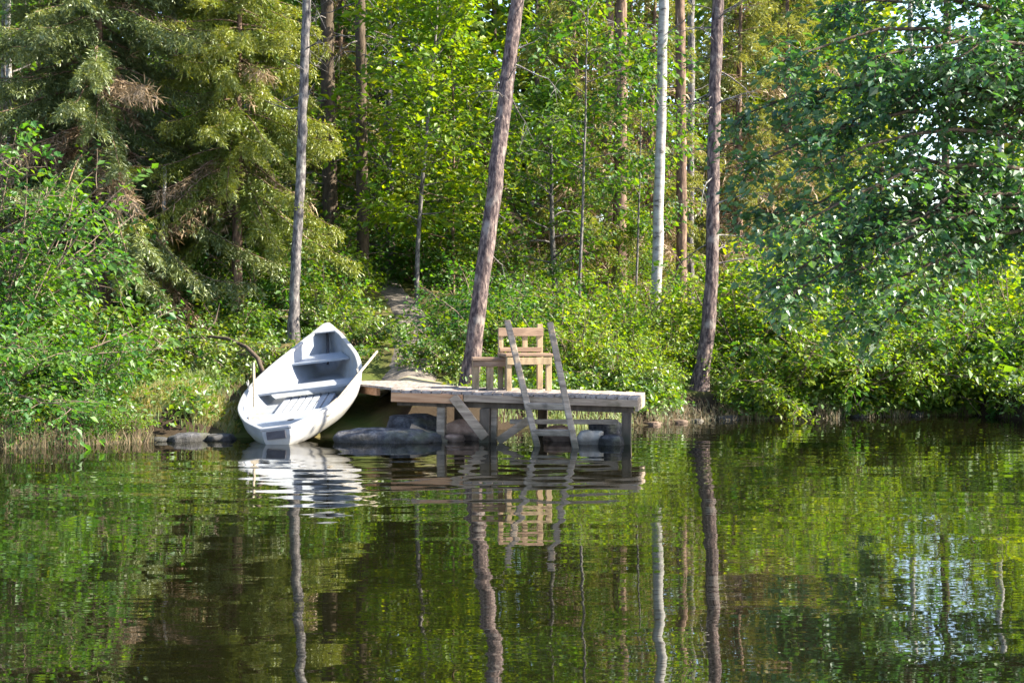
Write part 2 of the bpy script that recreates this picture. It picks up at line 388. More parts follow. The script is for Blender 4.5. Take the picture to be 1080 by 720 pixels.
strip('path', [(X(432, 20.6), 20.6), (X(440, 23), 23), (X(432, 26), 26), (X(412, 30), 30), (X(385, 36), 36)], [1.0, .75, .65, .65, .65], M['path'], 0.03, 'trodden grey path climbing into the trees behind the boat')
strip('sandy_path', [(X(398, 21.0), 21.0), (X(440, 21.0), 21.0), (X(486, 20.9), 20.9)], [.35, .5, .35], M['sand'], 0.045, 'pale sandy strip of path at the shore end of the jetty')

# ------------------------------------------------------------------ water: finely rippled near the camera, flat farther out
wx = np.arange(-13, 13.001, 0.065); wy = np.arange(3.0, 25.001, 0.042)
gx, gy = np.meshgrid(wx, wy)
wz = np.zeros_like(gx)
wr = np.random.default_rng(11)
for k in range(16):
    lam = wr.uniform(0.42, 1.3); th = wr.normal(0, 0.14); ph = wr.uniform(0, 6.28)
    slope = 0.0042 * wr.uniform(0.5, 1.2)
    kx, ky = math.sin(th) * 2 * np.pi / lam, math.cos(th) * 2 * np.pi / lam
    env = 0.55 + 0.45 * np.sin(gx * wr.uniform(.1, .35) + gy * wr.uniform(.2, .6) + wr.uniform(0, 6))
    wz += env * slope * lam / 6.283 * np.sin(kx * gx + ky * gy + ph + 0.5 * np.sin(gx * wr.uniform(.2, .6) + wr.uniform(0, 6)))
for k in range(14):
    lam = wr.uniform(0.3, 0.7); th = wr.uniform(-1.3, 1.3); ph = wr.uniform(0, 6.28)
    slope = 0.0004 * wr.uniform(0.5, 1.2)
    wz += slope * lam / 6.283 * np.sin(math.sin(th) * 6.283 / lam * gx + math.cos(th) * 6.283 / lam * gy + ph)
rr = np.hypot(gx + 2.0, (gy - 17.2))                      # rings spreading from the stern of the boat
wz += (0.0095 * 0.50 / 6.283 * np.sin(6.283 * rr / 0.50 + 0.5 * np.sin(gx * .9)) + 0.004 * 0.33 / 6.283 * np.sin(6.283 * rr / 0.33 + 1)) * np.exp(-((rr - 4.0) / 2.6) ** 2)
fade = np.minimum.reduce([sstep(0, 1, gx + 13), sstep(0, 1, 13 - gx), sstep(0, 1, gy - 3), sstep(0, 1, 25 - gy)])
wz *= fade
w = MB(); w.quads(np.stack([gx, gy, wz], -1), grid_faces(len(wx), len(wy)), smooth=True)
x0, x1, y0, y1 = wx[0], wx[-1], wy[0], wy[-1]
for (a, b, c, d) in ((-120, x0, -60, 60), (x1, 120, -60, 60), (x0, x1, -60, y0), (x0, x1, y1, 60)):
    w.quads([[a, c, 0], [b, c, 0], [b, d, 0], [a, d, 0]], [[0, 1, 2, 3]])
tag(w.build('lake_water', M['water']), 'dark rippled lake water mirroring the bank', 'lake', kind='structure')

# ------------------------------------------------------------------ plant generators
def unit(v): return v / (np.linalg.norm(v) + 1e-9)
def curve_pts(p, d, L, n, bend, wob, rg):
    """polyline from p along d, bending by vector 'bend' over its length"""
    pts = [np.array(p, float)]; d = unit(np.array(d, float))
    for i in range(n):
        d = unit(d + np.asarray(bend) / n + rg.normal(0, wob, 3))
        pts.append(pts[-1] + d * L / n)
    return np.array(pts)
def at(pts, t):
    s = t * (len(pts) - 1); i = min(int(s), len(pts) - 2); f = s - i
    return pts[i] * (1 - f) + pts[i + 1] * f, unit(pts[i + 1] - pts[i])

def leafy_limb(wood, crown, p, d, L, r, rg, ntw, nleaf, size, sigma, bend, tone0, twig_mat=1, sub=0.42, t0=0.2, mat=0, leafdroop=0.35):
    pts = curve_pts(p, d, L, 7, bend, 0.10, rg)
    wood.tube(pts, np.linspace(r, r * 0.22, 8), 5, mat=0)
    P_, T_, D_ = [], [], []
    for k in range(ntw):
        t = t0 + (1 - t0) * (k + rg.uniform(0, 1)) / ntw
        q, dd = at(pts, min(t, 0.999))
        side = rg.normal(size=3); side -= dd * (side @ dd); side = unit(side); side[2] *= 0.6
        tl = L * sub * (1.15 - 0.7 * t) * rg.uniform(0.6, 1.2)
        tw = curve_pts(q, unit(dd * 0.6 + side), tl, 4, np.asarray(bend) * 0.8, 0.16, rg)
        wood.tube(tw, np.linspace(max(r * 0.28, 0.006), 0.003, 5), 3, mat=0, cap=False)
        n = max(3, int(nleaf * (tl / (L * sub)) ** 0.8 * rg.uniform(0.6, 1.3)))
        u = rg.uniform(0.12, 1.05, n)
        for uu in u:
            a, dd2 = at(tw, min(uu, 0.999))
            P_.append(a); D_.append(dd2)
        T_.append(np.full(n, tone0 + rg.normal(0, 0.20)))
    P_ = np.array(P_) + rg.normal(0, sigma, (len(P_), 3))
    T_ = np.concatenate(T_) + rg.normal(0, 0.12, len(P_))
    crown.leaves(P_, size, T_, mat, along=np.array(D_), droop=leafdroop, rg=rg)

def tree_mesh(seed, Ht, Rc, base, nl, ntw, nleaf, size, sigma, rt, leafmat, bark, bend=(0, 0, 0.25), elev=(0.2, 0.9), lean=(0, 0), shape=1.0, tone=0.5, wob=0.03):
    rg = np.random.default_rng(seed)
    wood, crown = MB(), MB()
    tr = curve_pts((0, 0, -0.15), (lean[0], lean[1], 1), Ht, 12, (0, 0, 0.1), wob, rg)
    wood.tube(tr, rt * np.linspace(1, 0.12, 13) ** 0.8, 8)
    for k in range(nl):
        t = base + (0.99 - base) * (k + rg.uniform(0.1, 0.9)) / nl
        q, dd = at(tr, t)
        u = (t - base) / (1 - base)
        prof = (math.sin(math.pi * (0.18 + 0.80 * u ** 0.9)) * 0.85 + 0.15) ** shape
        az = k * 2.39996 + rg.uniform(-0.4, 0.4)
        el = elev[0] + (elev[1] - elev[0]) * u + rg.normal(0, 0.12)
        d = np.array([math.cos(az) * math.cos(el), math.sin(az) * math.cos(el), math.sin(el)])
        L = Rc * prof * rg.uniform(0.7, 1.2)
        leafy_limb(wood, crown, q, d, L, max(rt * (1 - t) * 0.45, 0.012), rg, ntw, nleaf, size, sigma, bend, tone + rg.normal(0, 0.06))
    return wood.mesh('trunk', [bark]), crown.mesh('crown', [leafmat])

def shrub_mesh(seed, Ht, Rc, ns, ntw, nleaf, size, sigma, leafmat, bend=(0, 0, -0.5), tone=0.5, spread=(0.35, 1.25), sub=0.42):
    rg = np.random.default_rng(seed)
    wood, crown = MB(), MB()
    for k in range(ns):
        az = k * 2.39996 + rg.uniform(-0.5, 0.5)
        el = rg.uniform(*spread)
        d = np.array([math.cos(az) * math.cos(el), math.sin(az) * math.cos(el), math.sin(el)])
        L = (Rc * math.cos(el) + Ht * math.sin(el)) * rg.uniform(0.75, 1.15)
        p = np.array([math.cos(az), math.sin(az), 0]) * Rc * 0.18 * rg.uniform(0, 1); p[2] = -0.06
        leafy_limb(wood, crown, p, d, L, 0.014 + 0.005 * Ht, rg, ntw, nleaf, size, sigma, bend, tone + rg.normal(0, 0.06), sub=sub)
    return wood.mesh('stems', [M['twig']]), crown.mesh('leaves', [leafmat])

def spruce_mesh(seed, Ht, Rc, base, dens=1.0, dead=0.35, dead_top=0.55, needle=None, rt=0.16, per=6, gap=0.42, wl=0.12, ww=0.016, bark=None):
    rg = np.random.default_rng(seed)
    wood, crown = MB(), MB()
    tr = curve_pts((0, 0, -0.15), (0, 0, 1), Ht + 0.15, 12, (0, 0, 0.1), 0.008, rg)
    wood.tube(tr, rt * np.linspace(1, 0.06, 13), 8)
    h = base
    while h < Ht * 0.985:
        u = (h - base) / (Ht - base)
        for k in range(per):
            az = rg.uniform(0, 6.283)
            L = (Rc * (1 - u) ** 0.85 + 0.15) * rg.uniform(0.65, 1.15)
            isdead = L > 1.0 and rg.uniform() < dead * (1.6 - 2.2 * u)
            el = -0.10 + 0.5 * u + rg.normal(0, 0.12)
            q, _ = at(tr, min((h + rg.uniform(-0.15, 0.15) + 0.15) / (Ht + 0.15), 0.999))
            d = np.array([math.cos(az) * math.cos(el), math.sin(az) * math.cos(el), math.sin(el)])
            n = 8
            pts = [q]; dd = d.copy()
            for i in range(n):
                dd = unit(dd + np.array([0, 0, (-0.17 if i < 4 else 0.10)]) * (1.2 - u) + rg.normal(0, 0.05, 3))
                pts.append(pts[-1] + dd * L / n)
            pts = np.array(pts)
            wood.tube(pts, np.linspace(0.012 + 0.012 * L / 3, 0.004, n + 1), 4, cap=False)
            nt_ = int(max(6, L * 9 * dens))
            for j in range(nt_):
                t = (j + rg.uniform()) / nt_
                if t < 0.12: continue
                a, dd = at(pts, min(t, 0.999))
                side = unit(np.cross(dd, [0, 0, 1])) * (1 if j % 2 else -1)
                tl = (0.16 + 0.26 * L / 3 * (1.1 - t) + 0.14) * rg.uniform(0.5, 1.2)
                td = unit(dd * rg.uniform(0.3, 0.9) + side * rg.uniform(0.5, 1) + np.array([0, 0, -0.75 - 0.5 * rg.uniform()]))
                deadtw = isdead or (t < dead_top * rg.uniform(0.3, 1.0) * (1 - u * 0.6))
                m = int(max(5, tl * (30 if deadtw else 92) * dens))
                s = rg.uniform(0, 1, m)
                pos = a + td * tl * s[:, None] + rg.normal(0, 0.022, (m, 3)) + np.array([0, 0, -0.12]) * (s[:, None] ** 2) * tl
                al = td + rg.normal(0, 0.55, (m, 3))
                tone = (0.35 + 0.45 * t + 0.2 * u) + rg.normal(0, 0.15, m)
                if deadtw: tone = rg.uniform(0.1, 0.9) + rg.normal(0, 0.1, m)
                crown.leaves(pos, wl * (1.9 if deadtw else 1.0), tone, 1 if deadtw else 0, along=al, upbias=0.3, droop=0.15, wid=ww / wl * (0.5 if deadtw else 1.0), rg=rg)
        h += gap * rg.uniform(0.75, 1.3)
    return wood.mesh('trunk', [bark or M['brown_bark']]), crown.mesh('crown', [needle or M['needle'], M['dead_twig']])

def plant(name, meshes, label, cat, px, d, scale=1.0, rz=None, group=None, parts=('trunk', 'crown'), zoff=0.0, sz=None, x=None, tilt=None):
    xx = X(px, d) if x is None else x
    z = float(terr(xx, d)) + zoff
    o = thing(name, label, cat, (xx, d, z), rng.uniform(0, 6.28) if rz is None else rz, group)
    o.scale = (scale, scale, scale if sz is None else sz)
    if tilt: o.rotation_euler = (tilt[0], tilt[1], o.rotation_euler[2])
    for nm, me in zip(parts, meshes):
        c = bpy.data.objects.new(nm, me); COL.objects.link(c); c.parent = o
    return o

def hero_trunk(name, label, cat, pts, radii, bark, group=None, dead=0, crown=None, seed=0, up=5.0, dead_len=(0.5, 1.4), dead_range=(0.35, 1.0)):
    """trunk through listed (px, py, depth) points, going on above the frame to a sparse crown"""
    rg = np.random.default_rng(seed)
    w_ = np.array([P(*p) for p in pts])
    base = w_[0].copy(); base[2] = min(base[2], float(terr(base[0], base[1])) - 0.1); w_[0] = base
    dirn = unit(w_[-1] - w_[-2]); dirn = unit(dirn + np.array([0, 0, 0.4]))
    rel = np.vstack([w_, w_[-1] + dirn * up * 0.5, w_[-1] + dirn * up]) - base
    rad = np.concatenate([radii, [radii[-1] * 0.8, radii[-1] * 0.35]])
    tt = np.linspace(0, len(rel) - 1, 40)
    # smooth interpolation
    cx = [np.interp(tt, range(len(rel)), rel[:, i]) for i in range(3)]
    fine = np.stack(cx, 1)
    for _ in range(2): fine[1:-1] = 0.25 * fine[:-2] + 0.5 * fine[1:-1] + 0.25 * fine[2:]
    fr = np.interp(tt, range(len(rel)), rad)
    fr[:4] *= np.array([1.6, 1.3, 1.12, 1.04])
    fine[1:-1, :2] += rg.normal(0, 0.006, (38, 2))
    fr = fr * (1 + rg.normal(0, 0.025, 40))
    o = thing(name, label, cat, base, 0, group)
    wood = MB(); wood.tube(fine, fr, 12)
    if dead:
        for k in range(dead):
            br = MB()
            t = dead_range[0] + (dead_range[1] - dead_range[0]) * rg.uniform()
            q, dd = at(fine, t * 0.72)
            az = rg.uniform(0, 6.28)
            L = rg.uniform(*dead_len)
            b = curve_pts(q, (math.cos(az), math.sin(az), rg.uniform(-0.3, 0.5)), L, 6, (0, 0, rg.uniform(-1.0, 0.4)), 0.14, rg)
            br.tube(b, np.linspace(0.016, 0.004, 7), 4, cap=False)
            for j in range(3):
                q2, d2 = at(b, rg.uniform(0.3, 0.95))
                b2 = curve_pts(q2, d2 + rg.normal(0, 0.7, 3), L * 0.35, 3, (0, 0, -0.4), 0.15, rg)
                br.tube(b2, np.linspace(0.007, 0.002, 4), 3, cap=False)
            br.build('dead_branch', M['grey_bark'], o)
    # crown on the part above the picture
    if crown == 'none':
        wood.build('trunk', bark, o); return o
    wood2, cr = wood, MB()
    cm = crown or 'needle'
    for k in range(14):
        q, dd = at(fine, 0.72 + 0.27 * k / 14)
        az = k * 2.4
        leafy_limb(wood2, cr, q, (math.cos(az), math.sin(az), 0.35), 1.3 * (1.1 - k / 18), 0.025, rg, 7, 26, 0.11, 0.09, (0, 0, 0.2), 0.5)
    c = cr.build('crown', M[cm], o)
    wood.build('trunk', bark, o)
    return o

# ------------------------------------------------------------------ boat
def build_boat():
    root = thing('rowing_boat', 'white rowing boat drawn bow first up the bank', 'boat')
    L = 4.55
    T = np.array([0, .03, .1, .25, .4, .55, .7, .82, .90, .95, .98, 1.0])
    B = np.array([.17, .27, .48, .71, .785, .76, .62, .42, .27, .155, .08, .028])
    S = np.array([.37, .375, .385, .40, .425, .465, .535, .62, .69, .74, .78, .80])
    K = np.array([.10, .085, .05, .01, .0, .0, .01, .04, .10, .18, .28, .42])
    ts = np.concatenate([np.linspace(0, .9, 28), np.linspace(.915, 1, 10)])
    def sm(a):
        v = np.interp(ts, T, a); v2 = v.copy()
        for _ in range(2): v2[1:-1] = .25 * v2[:-2] + .5 * v2[1:-1] + .25 * v2[2:]
        return v2
    b, s, k = sm(B), sm(S), sm(K)
    nq = 15
    q = np.linspace(-1, 1, 2 * nq - 1)
    def section(off):
        aq = np.abs(q)
        yy = np.sign(q) * np.sin(aq * np.pi / 2) ** 0.72
        zz = (1 - np.cos(aq * np.pi / 2)) ** 1.25
        # lapstrake steps
        step = 0.010 * ((aq * 5) % 1.0)
        bb = np.maximum(b - off, 0.004)[:, None]
        kk = (k + off * 1.2)[:, None]
        hh = np.maximum(s[:, None] - kk, 0.02)
        x = yy[None] * (bb + (step[None] * np.minimum(1, bb / .3)))
        z = kk + zz[None] * hh
        y = np.broadcast_to((ts * L)[:, None], x.shape)
        return np.stack([x, y, z], -1)
    outer, inner = section(0.0), section(0.028)
    n1, n2 = len(ts), len(q)
    m = MB()
    fs = grid_faces(n2, n1)
    m.quads(outer.reshape(-1, 3), fs, mat=0, smooth=True)
    mi = inner.reshape(-1, 3)
    m.quads(mi, fs[:, ::-1], mat=1, smooth=True)
    # transom: close outer and inner at the stern, joined rim
    so, si = outer[0], inner[2]
    for a, flip, mt, dy in ((so, True, 0, 0.0), (si, False, 1, 0.0), (outer[-1], False, 0, 0.0), (inner[-2], True, 1, 0.0)):
        half = nq - 1
        for i in range(half):
            f = [a[i], a[i + 1], a[n2 - 2 - i], a[n2 - 1 - i]]
            if flip: f = f[::-1]
            m.quads(np.array(f) + [0, dy, 0], [[0, 1, 2, 3]], mat=mt)
    hull = m.build('hull', [M['boat_white'], M['boat_inner']], root)
    # gunwale: a flat rail over both skins, right round
    gw = MB()
    for sgn, idx in ((-1, 0), (1, n2 - 1)):
        pts = outer[:, idx].copy(); pts[:, 0] -= sgn * 0.012; pts[:, 2] += 0.006
        w2, h2 = 0.034, 0.018
        ring = []
        for cxn, czn in ((-1, -1), (1, -1), (1, 1), (-1, 1)):
            ring.append(pts + np.array([cxn * w2, 0, czn * h2]))
        ring = np.stack(ring, 1)
        i = np.arange(len(pts) - 1)[:, None] * 4; j = np.arange(4)[None]
        f = np.stack([i + j, i + (j + 1) % 4, i + 4 + (j + 1) % 4, i + 4 + j], -1).reshape(-1, 4)
        gw.quads(ring.reshape(-1, 3), f if sgn > 0 else f)
        gw.quads(ring[0], [[3, 2, 1, 0]]); gw.quads(ring[-1], [[0, 1, 2, 3]])
    bevel(gw.build('gunwale', M['boat_white'], root), .008)
    def width_at(t, z):
        kk = np.interp(t, ts, k) + .034; ss = np.interp(t, ts, s); bb = np.interp(t, ts, b) - .028
        zz = np.clip((z - kk) / (ss - kk), 0, 1) ** (1 / 1.25)
        aq = np.arccos(np.clip(1 - zz, -1, 1)) / (np.pi / 2)
        return bb * np.sin(aq * np.pi / 2) ** .72
    def seat(name, t0, t1, z, th, mat, hole=False):
        mm = MB(); tt = np.linspace(t0, t1, 9)
        wv = np.array([width_at(t, z) for t in tt]) - 0.004
        top = np.array([[[-a, t * L, z], [a, t * L, z]] for a, t in zip(wv, tt)])
        bot = top - np.array([0, 0, th]); 
        for A, fl in ((top, False), (bot, True)):
            f = grid_faces(2, 9); mm.quads(A.reshape(-1, 3), f[:, ::-1] if fl else f)
        for e in (0, 8):
            f = [bot[e, 0], bot[e, 1], top[e, 1], top[e, 0]]
            mm.quads(f, [[0, 1, 2, 3]] if e == 0 else [[3, 2, 1, 0]])
        return mm.build(name, mat, root)
    stern_seat = seat('stern_seat', .035, .235, .315, .03, M['boat_inner'])
    seat('thwart', .52, .60, .315, .03, M['boat_wood'])
    seat('bow_seat', .79, .90, .44, .03, M['boat_inner'])
    # closed front of the stern locker and the seat's round hatch
    hm = MB(); th = np.arange(12) / 12 * 6.283
    ring = np.stack([.07 + .045 * np.cos(th), .13 * L + .03 + .045 * np.sin(th), np.full(12, .319)], -1)
    hm.quads(ring, [[0, 1, 2, 3], [0, 3, 4, 5], [0, 5, 6, 7], [0, 7, 8, 9], [0, 9, 10, 11]])
    hm.build('drain_hole', M['boat_dark'], stern_seat)
    # slatted floor board
    fl = MB()
    for i in range(7):
        xx = (i - 3) * .105
        fl.box((xx, .40 * L, .180), (.042, .155 * L, .010))
    for yy in (.28, .40, .52): fl.box((0, yy * L, .160), (.36, .03, .0095))
    fl.build('floor_grating', M['boat_wood'], root)
    fd = MB(); tt = np.linspace(.2, .86, 12)
    a = np.array([[[-width_at(t, .145), t * L, .145], [width_at(t, .145), t * L, .145]] for t in tt])
    fd.quads(a.reshape(-1, 3), grid_faces(2, 12)); fd.build('floor', M['boat_inner'], root)
    # transom board: dark inset on the stern face, with a pale cap
    tb = MB(); tb.box((0, -.014, .30), (.118, .014, .05)); bevel(tb.build('transom_board', M['boat_dark'], hull), .004)
    tc = MB(); tc.box((0, .02, .385), (.175, .035, .014)); bevel(tc.build('transom_cap', M['boat_white'], hull), .006)
    # stem piece inside the bow
    stp = [(0, t * L, z) for t, z in ((.905, .27), (.93, .37), (.955, .49), (.975, .62), (.985, .72))]
    st = MB(); st.tube(stp, .018, 6); st.build('stem_post', M['boat_dark'], hull)
    bk = MB(); tt = np.linspace(.93, 1.0, 6)
    a = np.array([[[-np.interp(t, ts, b), t * L, np.interp(t, ts, s) + .028], [np.interp(t, ts, b), t * L, np.interp(t, ts, s) + .028]] for t in tt])
    bk.quads(a.reshape(-1, 3), grid_faces(2, 6)); bk.quads((a - [0, 0, .018]).reshape(-1, 3), grid_faces(2, 6)[:, ::-1])
    bk.quads([a[0, 0] - [0, 0, .018], a[0, 1] - [0, 0, .018], a[0, 1], a[0, 0]], [[0, 1, 2, 3]])
    bk.build('breasthook', M['boat_white'], hull)
    # oarlocks
    for sgn in (-1, 1):
        xx = sgn * (np.interp(.46, ts, b) - .012); zz = np.interp(.46, ts, s) + .02
        ol = MB(); ol.tube([(xx, .46 * L, zz), (xx, .46 * L, zz + .05)], .011, 6)
        ang = np.linspace(-.35, np.pi + .35, 9)
        ol.tube([(xx, .46 * L + .05 * math.cos(t), zz + .10 - .05 * math.sin(t)) for t in ang], .009, 6)
        ol.build('oarlock', M['metal'], root)
    root.rotation_mode = 'YXZ'
    root.rotation_euler = (R(10.9), R(-7.0), R(-1.5))
    root.location = (-2.86, 17.55, -.17)
    bpy.context.view_layer.update()
    return root
boat = build_boat()
def boat_pt(x, y, z):
    return np.array(boat.matrix_world @ Vector((x, y, z)))
def oar(a, b, label):
    a, b = np.asarray(a), np.asarray(b)
    o = thing('oar', label, 'oar', a, 0)
    d = unit(b - a); Lr = np.linalg.norm(b - a)
    sh = MB(); sh.tube([d * s for s in np.linspace(0, Lr - .55, 6)], .019, 8); sh.build('shaft', M['oar_wood'], o)
    gp = MB(); gp.tube([-d * .13, -d * .06, d * .0], [.015, .018, .013], 8); gp.build('grip', M['oar_wood'], o)
    side = unit(np.cross(d, [0, 0, 1])); up = np.cross(side, d)
    bl = MB(); tt = np.linspace(0, 1, 9); wv = np.interp(tt, [0, .25, .6, .9, 1], [.02, .05, .075, .07, .04]); th = np.interp(tt, [0, .4, 1], [.018, .010, .006])
    c = (d * (Lr - .56))[None] + d[None] * (tt * .56)[:, None]
    ring = np.stack([c - side * wv[:, None] - up * th[:, None], c + side * wv[:, None] - up * th[:, None], c + side * wv[:, None] + up * th[:, None], c - side * wv[:, None] + up * th[:, None]], 1)
    i = np.arange(8)[:, None] * 4; j = np.arange(4)[None]
    bl.quads(ring.reshape(-1, 3), np.stack([i + j, i + (j + 1) % 4, i + 4 + (j + 1) % 4, i + 4 + j], -1).reshape(-1, 4))
    bl.quads(ring[0], [[3, 2, 1, 0]]); bl.quads(ring[-1], [[0, 1, 2, 3]])
    bevel(bl.build('blade', M['oar_wood'], o), .003)
    return o
oar(boat_pt(.93, 2.75, .60), boat_pt(.50, .62, .31), 'wooden oar slanting over the jetty side gunwale of the boat')
oar(boat_pt(-.80, 2.75, .64), boat_pt(-.40, .62, .31), 'wooden oar along the sunlit inner side of the boat, farthest from the jetty')

# ------------------------------------------------------------------ jetty
DA = np.array([X(412, 17.95), 17.95]); DB = np.array([X(672, 17.45), 17.45])
du = (DB - DA) / np.linalg.norm(DB - DA); DL = np.linalg.norm(DB - DA); dn = np.array([-du[1], du[0]])   # dn points to the shore
DZ = .62
def D(u, v, z): return np.array([*(DA + du * u + dn * v), z])
drot = np.array([[du[0], dn[0], 0], [du[1], dn[1], 0], [0, 0, 1]])
dock = thing('jetty', 'weathered grey wooden jetty on posts beside the boat', 'jetty', (*DA, 0), math.atan2(du[1], du[0]))
def dl(u, v, z): return np.array([u, v, z])
dk = MB(); nb = int(DL / .125); W = 1.25
dock.rotation_euler = (0, R(1.3), math.atan2(du[1], du[0])); dock.location.z = .035
for i in range(nb):
    u = (i + .5) * DL / nb
    dk.box(dl(u, W / 2 + rng.normal(0, .012), DZ - .016 + rng.normal(0, .003)), (DL / nb / 2 - .006, W / 2 + .03, .016), jit=.002)
dk.build('deck', M['wood_deck'], dock)
fa = MB(); fa.box(dl(.46, -.012, DZ - .093), (.46, .022, .058)); bevel(fa.build('fascia_board', M['wood_sunlit'], dock), .005)['label'] = 'fascia board tinted orange brown as sunlit'
fa = MB(); fa.box(dl((DL + .93) / 2, -.010, DZ - .078), ((DL - .93) / 2, .022, .044)); bevel(fa.build('fascia_board', M['wood_plank'], dock), .005)
fa = MB(); fa.box(dl(DL / 2, .10, DZ - .165), (DL / 2 - .06, .04, .035)); fa.build('beam', M['wood_dark'], dock)
fa = MB(); fa.box(dl(DL / 2, 1.3, DZ - .105), (DL / 2, .04, .07)); fa.build('beam', M['wood_dark'], dock)
fa = MB(); fa.box(dl(DL - .02, W / 2, DZ - .105), (.02, W / 2 - .05, .07)); fa.build('beam', M['wood_grey'], dock)
def post(u, v, w, mat, top=DZ - .20, bot=-.9):
    b_ = MB(); b_.box(dl(u, v, (top + bot) / 2), (w, w, (top - bot) / 2), jit=.004); bevel(b_.build('post', M[mat], dock), .008)
for (u, v, w, mat) in ((.62, .14, .058, 'wood_grey'), (1.20, .05, .066, 'wood_dark'), (1.28, .16, .05, 'wood_grey'), (DL - .14, .06, .055, 'wood_dark'), (.62, 1.3, .06, 'wood_dark'), (1.75, 1.3, .06, 'wood_dark'), (DL - .22, 1.1, .06, 'wood_dark')):
    post(u, v, w, mat)
def brace(a, b, mat, w=.035, h=.10):
    b_ = MB(); b_.bar(dl(*a), dl(*b), w, h, up=(0, 1, 0)); 
    bevel(b_.build('brace', M[mat], dock), .005)
brace((.80, -.055, .56), (1.22, -.055, .06), 'wood_plank', .12, .035)
brace((1.38, -.03, .02), (1.80, .02, .33), 'wood_plank', .10, .035)
brace((.25, .02, .16), (.72, .03, -.03), 'wood_plank', .08, .035)
brace((1.5, .12, .26), (DL - .25, .12, .30), 'wood_grey', .06, .04)
# gangway from the shore to the jetty
gp0, gp1 = np.array([X(388, 20.9), 20.9]), DA + du * .28 + dn * .75
gt = thing('gangway', 'low plank gangway leading from the sandy path to the jetty', 'gangway', (*gp0, 0), 0)
gv = gp1 - gp0; gl = np.linalg.norm(gv); gv /= gl; gn = np.array([-gv[1], gv[0]])
m_ = MB()
for k in range(5):
    o_ = (k - 2) * .19
    a = np.array([*(gn * o_), DZ + .012]); b = np.array([*(gv * gl + gn * o_), DZ + .02])
    m_.bar(a, b, .178, .03)
m_.build('planks', M['wood_deck'], gt)
for o_ in (-.4, .4):
    m_ = MB(); m_.bar(np.array([*(gn * o_), DZ - .055]), np.array([*(gv * (gl - .75) + gn * o_), DZ - .055]), .05, .10); m_.build('stringer', M['wood_sunlit'], gt)

# bathing ladder
lad = thing('bathing_ladder', 'grey wooden bathing ladder leaning on the jetty front', 'ladder', (*P(580, 470, 17.2)[:2], 0))
lb = np.array(lad.location)
def ladder_rail(bot, top):
    b_, t_ = P(*bot) - lb, P(*top) - lb
    b2 = b_ + (b_ - t_) * .35
    m = MB(); m.bar(b2, t_, .078, .05, up=(.1, -1, 0.2)); o = bevel(m.build('rail', M['wood_grey'], lad), .012); return b_, t_
r1 = ladder_rail((566, 468, 17.30), (535, 338, 17.95)); r2 = ladder_rail((606, 468, 17.05), (580, 340, 17.70))
for t in (-.12, .09, .30):
    a = r1[0] + (r1[1] - r1[0]) * t; b = r2[0] + (r2[1] - r2[0]) * t
    m = MB(); m.bar(a, b, .045, .075, up=(0, -.3, 1)); bevel(m.build('rung', M['wood_grey'], lad), .006)

# chair and low bench on the deck
def to_deck(px, v):
    """spot on the deck at depth v behind the front edge that shows at column px"""
    k = (px - 540.0) / F
    # DA + du*u + dn*v : x = k*y
    u = (k * (DA[1] + dn[1] * v) - (DA[0] + dn[0] * v)) / (du[0] - k * du[1])
    return DA + du * u + dn * v
cp = to_deck(553, .80)
chair = thing('wooden_chair', 'pale wooden chair with slatted back standing on the jetty', 'chair', (*cp, DZ), R(14))
W2, DP = .265, .22
for (x_, y_, zt, nm) in ((-W2, DP, .80, 'post_back'), (W2, DP, .86, 'post_back'), (-W2, -DP, .44, 'front'), (W2, -DP, .44, 'front')):
    m = MB(); m.box((x_, y_, zt / 2), (.032 if x_ < 0 else .038, .024, zt / 2)); bevel(m.build('leg', M['wood_pale'], chair), .006)
m = MB(); m.box((0, 0, .4625), (W2 + .05, DP - .03, .018)); m.box((0, -DP - .012, .4625), (W2 + .05, .035, .018)); bevel(m.build('seat', M['wood_brown'], chair), .006)
m = MB(); m.box((0, -DP - .035, .385), (W2 + .03, .011, .045)); bevel(m.build('apron', M['wood_pale'], chair), .004)
m = MB(); m.box((0, DP - .036, .755), (W2 + .04, .011, .055)); bevel(m.build('top_rail', M['wood_brown'], chair), .004)
for x_ in (-.10, .06):
    m = MB(); m.box((x_, DP - .012, .60), (.036, .010, .14)); bevel(m.build('back_slat', M['wood_pale'], chair), .004)
m = MB(); m.box((0, DP - .036, .525), (W2 + .02, .011, .03)); bevel(m.build('back_rail', M['wood_brown'], chair), .004)
bp = to_deck(519, .86)
ben = thing('low_bench', 'brown wooden low bench with plank legs left of the chair', 'bench', (*bp, DZ), R(4))
m = MB(); m.box((0, -.09, .405), (.265, .085, .02)); m.box((0, .09, .405), (.265, .085, .02)); bevel(m.build('seat', M['wood_brown'], ben), .006)
m = MB(); m.box((0, -.14, .345), (.255, .012, .038)); bevel(m.build('apron', M['wood_brown'], ben), .004)
for x_ in (-.215, -.03):
    for y_ in (-.115, .13):
        m = MB(); m.box((x_, y_, .19), (.042, .012 if y_ < 0 else .02, .19)); bevel(m.build('leg', M['wood_pale'], ben), .005)
m = MB(); m.box((.21, 0, .19), (.04, .15, .19)); bevel(m.build('leg', M['wood_pale'], ben), .005)

